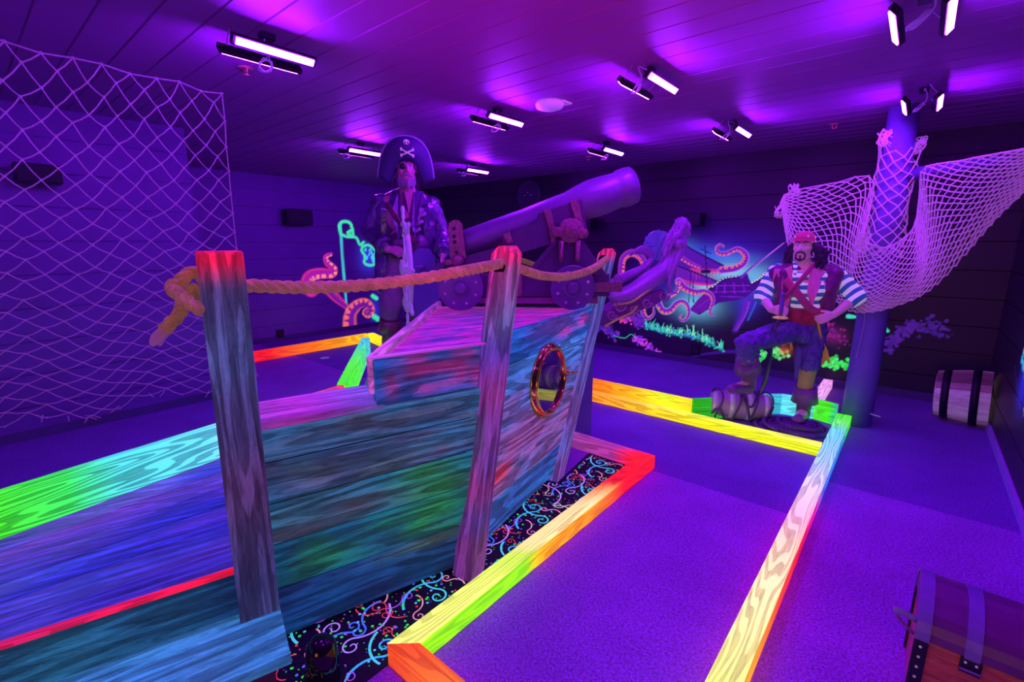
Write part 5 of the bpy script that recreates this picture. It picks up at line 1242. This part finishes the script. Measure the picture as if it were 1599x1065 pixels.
mb.build('shirt', stripes('striped_shirt_cloth', 2, 15.5, .3), pir, mods=remesh(.008, 3, (.012, .05)))
for nm, s0, e0, cu, fr in (('left', shL, elL, .55, 14), ('right', shR, elR, .25, 14)):
    d_ = (e0 - s0); rm = frame(d_, (0, 0, 1) if abs(d_.normalized().z) < .95 else (0, 1, 0)); c2 = e0 + ((wrL if nm == 'left' else wrR) - e0) * .22
    mb = MB(); mb.cap(s0, s0.lerp(e0, .5), .078, .074).cap(s0.lerp(e0, .5), e0, .074, .066).cap(e0, c2, .066, .060)
    mb.build('sleeve', stripes('striped_sleeve_cloth_' + nm, 0, fr, .2), pir, origin=s0, rot=rm, mods=remesh(.008, 2, (.012, .05)))
# vest: open front, shaped as two panels and a back
M_VEST = plain('plum_leather_vest', (.22, .07, .16), .32, 0, 0, .3, 30, .3); M_LAP = plain('pink_lapel', (.80, .12, .45), .5, 0, .10, .2, 20, .2)
mb = MB()
for (p, q, r1, r2) in [((1215, 430, .05), (1222, 452, -.0), .085, .07), ((1222, 452, -.0), (1222, 492, -.0), .07, .055), ((1213, 425, .09), (1240, 424, .10), .07, .07),
                    ((1300, 431, .05), (1291, 452, .02), .088, .085), ((1291, 452, .02), (1287, 488, .04), .085, .07), ((1299, 425, .09), (1272, 424, .10), .075, .07), ((1236, 450, .14), (1276, 450, .14), .11, .11), ((1240, 488, .14), (1272, 488, .14), .10, .10)]:
    mb.cap(a(p[0], p[1], p[2] - .03), a(q[0], q[1], q[2] - .03), r1, r2)
mb.build('vest', M_VEST, pir, mods=remesh(.009, 3, (.01, .06)))
def patch(name, poly, mat, th=.012, bev=.003):
    mb = MB(); P_ = [a(*q) for q in poly]; n = (P_[1] - P_[0]).cross(P_[2] - P_[0]).normalized()
    if n.dot(ff) < 0: n = -n
    mb.prism(P_, n, th); return mb.build(name, mat, pir, bevel=bev)
patch('lapel', [(1266, 420, -.06), (1284, 413, -.02), (1288, 428, -.07), (1280, 436, -.09), (1283, 442, -.10), (1272, 468, -.12), (1270, 478, -.11), (1262, 458, -.12)], M_LAP, .018)
patch('lapel', [(1224, 420, -.04), (1237, 414, -.03), (1238, 450, -.12), (1232, 476, -.10), (1226, 490, -.10), (1221, 468, -.10), (1222, 440, -.09)], M_LAP, .018)
patch('torn_edge', [(1210, 420, -.04), (1219, 420, -.04), (1217, 434, -.06), (1213, 426, -.05), (1207, 440, -.04)], M_LAP)
patch('torn_edge', [(1299, 420, -.02), (1312, 424, -.0), (1311, 436, -.03), (1304, 428, -.03), (1301, 438, -.04)], M_LAP)
patch('shirt_collar', [(1238, 407, -.02), (1246, 412, -.06), (1243, 430, -.10), (1239, 428, -.10)], stripes('striped_collar', 2, 26, .1), .008)
def strap(name, pts, w_, mat, th=.012):
    P_ = catmull([a(*p) for p in pts], 6); mb = MB(); mb.tube(P_, w_, 10, squash=(1.0, .3)); return mb.build(name, mat, pir, smooth=True)
M_SASH = plain('magenta_sash', (.62, .05, .22), .5, 0, .05, .25, 30, .4)
strap('shoulder_belt', [(1226, 436, -.10), (1238, 450, -.13), (1250, 464, -.14), (1266, 482, -.12), (1290, 490, -.08)], .030, M_SASH)
strap('shoulder_belt', [(1272, 412, -.03), (1262, 424, -.09), (1248, 440, -.14), (1234, 456, -.14), (1220, 470, -.12)], .030, M_SASH)
mb = MB()
for k, y in enumerate((491, 496)): mb.cap(a(1242, y, .035), a(1266, y, .035), .108, .108)
mb.build('waist_sash', plain('crimson_waist_sash', (.50, .04, .07), .5, 0, .03, .3, 30, .4), pir, mods=remesh(.008, 1, (.015, .04)))
M_SCARF = plain('orange_scarf_end', (.85, .35, .05), .55, 0, .12, .3, 20, .4)
patch('sash_end', [(1275, 498, -.12), (1281, 510, -.10), (1284, 530, -.06), (1293, 548, -.03), (1297, 568, -.0), (1290, 563, -.0), (1284, 571, 0), (1281, 556, -.02), (1284, 536, -.05), (1279, 520, -.1)], M_SCARF, .012)
patch('sash_end', [(1222, 535, .0), (1236, 531, .0), (1239, 545, .0), (1235, 548, .0), (1234, 536, .0), (1222, 541, .0)], M_SCARF, .012)
# trousers
M_PANT = plain('dark_blue_green_trousers', (.15, .14, .36), .5, 0, .0, .35, 16, .5)
mb = MB(); mb.cap(a(1243, 508, .05), a(1266, 508, .05), .115, .115).cap(hipL, knL, .108, .078).cap(hipR, knR + V((0, 0, .04)), .112, .088)
mb.cap(knL, knL.lerp(anL, .30), .078, .078).cap(a(1243, 512, .05), a(1256, 524, -.05), .11, .06)
mb.build('trousers', M_PANT, pir, mods=remesh(.009, 2, (.035, .04)))
for pl in ([(1244, 540, -.09), (1252, 545, -.10), (1250, 566, -.10), (1246, 590, -.05), (1241, 594, 0), (1240, 560, -.03)], [(1268, 552, -.10), (1280, 545, -.03), (1281, 572, -.02), (1276, 586, -.02), (1271, 570, -.06)]):
    patch('torn_cloth', pl, M_PANT, .01)
M_STK = plain('yellow_stocking', (.55, .50, .10), .5, 0, .05, .3, 16, .3)
MB().cap(knR + V((0, 0, -.005)), a(1257, 604, -.01), .068, .062).build('stocking', M_STK, pir, mods=remesh(.008, 2))
MB().cap(knL.lerp(anL, .28), knL.lerp(anL, .42), .074, .07).build('stocking', M_STK, pir, mods=remesh(.008, 2))
M_BOOT = plain('violet_brown_boot', (.28, .16, .26), .35, 0, .0, .3, 24, .3)
def boot(kn, an, to, t0, sole):
    mb = MB(); mb.cap(kn.lerp(an, t0), an, .066, .058).cap(an, an + V((0, 0, -.03)), .058, .055); h_ = an + V((0, 0, -.035)); mb.cap(h_, to, .055, .042).ell(to, (.05, .05, .036)); mb.cap(h_ + V((0, 0, -.01)), h_ + V((0, 0, -.03)), .045, .04)
    bt = mb.build('boot', M_BOOT, pir, mods=remesh(.007, 2, (.006, .04)))
    d = (an - kn).normalized(); c0 = kn.lerp(an, t0 - .04); mb = MB()
    mb.lathe([(0, .076), (-.004, .088), (.05, .093), (.13, .108), (.134, .100), (.06, .084), (.01, .07)], c0, d, 30); mb.build('boot_cuff', M_BOOT, bt, smooth=True)
boot(knL, anL, toL, .42, 0); boot(knR, anR, toR, .48, 0)
for (x, y, dh) in ((1246, 664, -.25), (1134, 612, -.25)): pass
# cutlass
cut = thing('cutlass', 'thin dark cutlass held point down in the right fist of the bandana pirate', 'sword', a(1207, 560, -.2))
hd_ = wrL + V(RT.tolist()) * .055 - ff * .05; 
MB().tube([hd_ + V((0, 0, .11)), hd_ + V((0, 0, .05)), hd_ + V((0, 0, -.06))], [.013, .017, .015], 12).ell(hd_ + V((0, 0, .125)), .02).build('grip', M_LEA, cut, smooth=True)
MB().lathe([(0, .014), (.012, .055), (.02, .058), (.024, .054), (.01, .02)], hd_ + V((0, 0, -.045)), (0, 0, -1), 24).build('hand_guard', plain('gilt_hand_guard', (.75, .70, .15), .25, .5, .15), cut, smooth=True)
bp = catmull([hd_ + V((0, 0, -.06)), a(1206, 520, -.2), a(1202, 560, -.16), a(1196, 590, -.10), a(1186, 618, -.04)], 8)
MB().tube(bp, np.interp(np.linspace(0, 1, len(bp)), [0, .85, 1], [.018, .016, .003]).tolist(), 8, squash=(.25, 1)).build('blade', plain('dark_blade', (.10, .10, .16), .3, .5), cut, smooth=True)

# ================================================================ the captain at the helm
HC = 4.40
cap_ = thing('captain_figure', 'tall captain figure in black leather coat and skull hat standing at the helm', 'person', (AT(625, 590, HC).x, AT(625, 590, HC).y, DZ))
def g(x, y, dh=0.0): return AT(x, y, HC + dh)
cdir = (V((0, 0, 2)) - g(634, 268)); cdir.z = 0; fw2 = (cdir.normalized() + rr_ * .10).normalized()
M_SKIN2 = plain('weathered_skin', (.62, .24, .34), .35, 0, .0, .2, 24, .25)
b = MB(); HS2 = .275; hc2 = g(634, 266, .02)
PG, mG = head(b, hc2, HS2, fw2)
b.cap(hc2 - V((0, 0, .12)), g(637, 305, .06), .068, .078)
s1, s2 = g(594, 318, .08), g(673, 321, .08)
b.cap(g(608, 320, .08), g(662, 321, .08), .09, .09).cap(g(622, 340, .06), g(650, 340, .06), .13, .13).cap(g(624, 378, .07), g(650, 378, .07), .12, .12).cap(g(622, 400, .08), g(652, 400, .08), .12, .12)
e1, w1 = g(577, 362, .06), g(606, 389, -.12); e2, w2 = g(691, 366, .08), g(691, 398, -.10)
b.cap(s1, e1, .07, .055).cap(e1, w1, .052, .036).cap(s2, e2, .07, .055).cap(e2, w2, .052, .036)
hp1, k1, n1, t1 = g(620, 410, .08), g(611, 478, -.02), g(606, 560, .05), g(604, 572, -.12); hp2, k2, n2, t2 = g(652, 410, .08), g(654, 480, .06), g(652, 562, .10), g(656, 573, -.06)
b.cap(hp1, k1, .10, .07).cap(k1, n1, .062, .045).cap(n1, t1, .046, .04); b.cap(hp2, k2, .10, .07).cap(k2, n2, .062, .045).cap(n2, t2, .046, .04)
hand(b, w1, rr_ * .8 - ff * .5 + V((0, 0, -.15)), ff * .6 + rr_ * .2 + V((0, 0, -.5)), 1, .20, 1.1, r=.011)
hand(b, w2, -ff * .5 - V((0, 0, .8)), -rr_ * .9 + ff * .2, 1, .20, .6, r=.011)
b.build('body', M_SKIN2, cap_, mods=remesh(.0075, 2))
MB().ell(PG(-.13, .275, .075), (.050 * HS2, .045 * HS2, .032 * HS2), mG).build('eye', M_EYE, cap_, smooth=True)
MB().ell(PG(-.13, .317, .075), .020 * HS2, None, 8, 6).build('pupil', M_PUP, cap_, smooth=True)
MB().ell(PG(.13, .30, .075), (.10 * HS2, .06 * HS2, .09 * HS2), mG).tube([PG(.13, .36, .13), PG(-.05, .40, .22), PG(-.30, .12, .30)], .008 * HS2 * 2, 6).build('eye_patch', M_BLK, cap_, smooth=True)
for k in (-1, 1): MB().cap(PG(k * .05, .375, .16), PG(k * .20, .31, .18), .026 * HS2, .016 * HS2, 8).build('eyebrow', plain('grizzled_hair', (.30, .22, .30), .6, 0, 0, .5, 60, .8), cap_, smooth=True)
mb = MB(); rnd = random.Random(9)
for k in range(90):
    t = rnd.uniform(-1, 1); p0 = PG(t * .27, .30 - .20 * abs(t), -.30 - .12 * rnd.random() + .12 * abs(t)); mb.cap(p0, p0 + (PG(0, .05, -.22) - PG(0, 0, 0)) * rnd.uniform(.5, 1), .022 * HS2 * 1.4, .010, 6)
for k in (-1, 1): mb.cap(PG(0, .37, -.175), PG(k * .17, .30, -.24), .028 * HS2, .016 * HS2, 8)
mb.build('beard', plain('grizzled_hair', (.30, .22, .30)), cap_, mods=remesh(.005, 0))
mb = MB()
for k in range(26):
    sd = -1 if k % 2 else 1; p = [PG(sd * .30, -.30 + .40 * rnd.random(), .05)]; 
    for j in range(1, 5): q = j / 4; p.append(PG(sd * (.33 + .05 * q + .02 * math.sin(q * 9 + k)), p[0].dot(V((0, 0, 0))) - .05 - .10 * rnd.random(), .05 - .62 * q))
    mb.tube(catmull(p, 3), [HS2 * v for v in np.linspace(.05, .02, 13)], 6)
mb.build('hair', M_HAIR, cap_, mods=remesh(.007, 0))
MB().tube([PG(.37 + .03 * math.cos(t), .0, -.16 + .09 * math.sin(t)) for t in np.linspace(0, 6.283, 16, endpoint=False)], .006, 6, closed=True).build('earring', M_STEEL, cap_, smooth=True)
# bicorne hat: crown and one tall upturned brim sheet
M_HAT = plain('dark_felt_hat', (.055, .03, .14), .6, 0, 0, .2, 30, .2)
MB().ell(PG(0, -.05, .28), (.36 * HS2, .42 * HS2, .30 * HS2), mG).build('hat_crown', M_HAT, cap_, smooth=True)
def sheet(name, rows, mat, th, parent=cap_):
    vs = []; fs = []; nr = len(rows); nc = len(rows[0])
    for r in rows: vs += r
    for i in range(nr - 1):
        for k in range(nc - 1): q = i * nc + k; fs.append((q, q + 1, q + nc + 1, q + nc))
    mb = MB(); mb.add(vs, fs); o = mb.build(name, mat, parent, smooth=True, fix=False)
    s_ = o.modifiers.new('s', 'SOLIDIFY'); s_.thickness = th; s_.offset = 0; return o
base_c, top_c = [], []
for t in np.linspace(-1, 1, 41):
    base_c.append(PG(.52 * t * (1 if abs(t) < .8 else 1.0), .44 - .50 * t * t, .30 - .78 * abs(t) ** 2.6))
    top_c.append(PG(.92 * math.sin(t * 1.35) * .98, .40 - .42 * t * t, .98 * math.cos(t * 1.15) - .02 - .62 * abs(t) ** 3.2))
rows = [[base_c[i].lerp(top_c[i], q) + fw2 * (.03 * math.sin(q * 3.14)) for i in range(41)] for q in np.linspace(0, 1, 8)]
hat = sheet('hat_brim', rows, M_HAT, .014)
MB().tube(top_c, .012, 7).build('hat_piping', plain('violet_fur_trim', (.35, .2, .5), .8, 0, .03, .4, 60, .8), hat, smooth=True)
M_EMB = plain('pale_pink_emblem', (.85, .55, .7), .5, 0, .12, .1)
ec = PG(0, .50, .66); fx = mG @ V((1, 0, 0)); fz = mG @ V((0, 0, 1))
mb = MB(); mb.ell(ec + fz * .02, (.030, .014, .032), mG).ell(ec - fz * .013, (.018, .012, .018), mG); mb.build('skull_emblem', M_EMB, hat, smooth=True)
mb = MB()
for k in (-1, 1): mb.ell(ec + fx * .011 * k + fw2 * .012 + fz * .022, (.007, .006, .008), mG)
mb.build('skull_eyes', M_BLK, hat)
for k in (-1, 1):
    p0, p1 = ec + fw2 * .03 + fx * -.05 * k - fz * .035, ec + fw2 * .03 + fx * .05 * k - fz * .085; MB().tube([p0, p1], .006, 6).ell(p0 + fz * .005, .009).ell(p0 - fz * .005, .009).ell(p1 + fz * .005, .009).ell(p1 - fz * .005, .009).build('crossed_bone', M_EMB, hat, smooth=True)
# leather coat
def leather():
    m, nt, b_ = nodes('black_violet_leather'); v = coords(nt); f = noise(nt, v, 9, 4, .6); c = ramp(nt, f, [(.3, (.05, .03, .10)), (.7, (.16, .08, .30))])
    nt.links.new(c, b_.inputs['Base Color']); b_.inputs['Roughness'].default_value = .24; b_.inputs['Coat Weight'].default_value = 1.0; b_.inputs['Coat Roughness'].default_value = .2; bump(nt, b_, noise(nt, v, 26, 3), .25, .01); return m
M_LTH = leather()
mb = MB()
for (p, q, r1, r2) in [((604, 318, .10), (664, 320, .10), .085, .085), ((636, 302, .12), (604, 316, .10), .075, .075), ((638, 302, .12), (666, 318, .10), .075, .075), ((603, 330, .06), (600, 380, .06), .105, .085), ((666, 330, .06), (668, 385, .06), .11, .09), ((612, 345, .16), (660, 345, .16), .14, .14), ((612, 390, .16), (660, 390, .16), .13, .13), ((600, 380, .06), (602, 445, .04), .085, .10), ((668, 385, .08), (672, 450, .10), .09, .10), ((615, 440, .18), (658, 440, .18), .12, .12)]: mb.cap(g(*p), g(*q), r1, r2)
mb.build('coat', M_LTH, cap_, mods=remesh(.010, 3, (.02, .06)))
for s0, e0, w0 in ((s1, e1, w1), (s2, e2, w2)):
    mb = MB(); mb.cap(s0, e0, .088, .074).cap(e0, e0.lerp(w0, .8), .080, .070)
    sl = mb.build('coat_sleeve', M_LTH, cap_, mods=remesh(.009, 2, (.02, .045)))
    d = (w0 - e0).normalized(); MB().lathe([(0, .07), (.004, .082), (.07, .086), (.075, .06)], e0.lerp(w0, .62), d, 24).build('cuff', M_LTH, sl, smooth=True)
def gpatch(name, poly, mat, th=.016, bev=.004):
    P_ = [g(*q) for q in poly]; n = (P_[1] - P_[0]).cross(P_[2] - P_[0]).normalized(); n = n if n.dot(ff) > 0 else -n
    mb = MB(); mb.prism(P_, n, th); return mb.build(name, mat, cap_, bevel=bev)
gpatch('coat_lapel', [(646, 300, -.02), (660, 298, .0), (668, 318, -.06), (657, 322, -.08), (662, 328, -.09), (648, 372, -.12), (642, 350, -.11)], M_LTH)
gpatch('coat_lapel', [(622, 300, -.02), (611, 302, .0), (604, 322, -.06), (612, 326, -.08), (608, 332, -.09), (622, 374, -.11), (628, 350, -.10)], M_LTH)
gpatch('open_shirt', [(627, 300, -.02), (646, 300, -.02), (648, 340, -.08), (640, 372, -.09), (628, 372, -.09), (622, 340, -.08)], plain('wine_shirt', (.16, .05, .14), .6), .02)
gpatch('bare_chest', [(631, 300, -.035), (644, 300, -.035), (638, 332, -.10)], M_SKIN2, .02)
mb = MB(); mb.cap(g(624, 384, .02), g(652, 384, .02), .13, .13); mb.build('belt', plain('dark_belt', (.10, .05, .12), .35), cap_, mods=remesh(.010, 1)).scale = (1, 1, 1)
P_ = catmull([g(604, 318, -.07), g(620, 342, -.13), g(636, 364, -.14), g(652, 380, -.12)], 6); MB().tube(P_, .028, 10, squash=(1, .3)).build('baldric', plain('brown_baldric', (.22, .08, .10), .4), cap_, smooth=True)
for (x, y) in ((656, 348), (652, 360), (660, 336)): MB().tube([g(x - 5, y + 3, -.15), g(x + 5, y - 3, -.15)], .013, 8).build('toggle', plain('bone_toggle', (.5, .3, .5), .4), cap_, smooth=True)
mb = MB(); mb.cap(hp1, k1, .115, .10).cap(hp2, k2, .115, .10).cap(k1, k1.lerp(n1, .16), .10, .09).cap(k2, k2.lerp(n2, .16), .10, .09).cap(g(622, 405, .08), g(652, 405, .08), .12, .12)
mb.build('breeches', plain('mauve_breeches', (.28, .14, .26), .5, 0, 0, .3, 20, .4), cap_, mods=remesh(.010, 2, (.025, .05)))
M_BT2 = plain('dark_red_brown_boot', (.20, .07, .10), .3, 0, 0, .4, 24, .3)
for kn, an, to in ((k1, n1, t1), (k2, n2, t2)):
    mb = MB(); mb.cap(kn.lerp(an, .3), an, .075, .065).cap(an, to, .062, .05)
    bt = mb.build('boot', M_BT2, cap_, mods=remesh(.009, 2)); MB().lathe([(0, .088), (-.004, .10), (.05, .105), (.12, .112), (.125, .10), (.05, .09)], kn.lerp(an, .24), (an - kn).normalized(), 28).build('boot_cuff', M_BT2, bt, smooth=True)
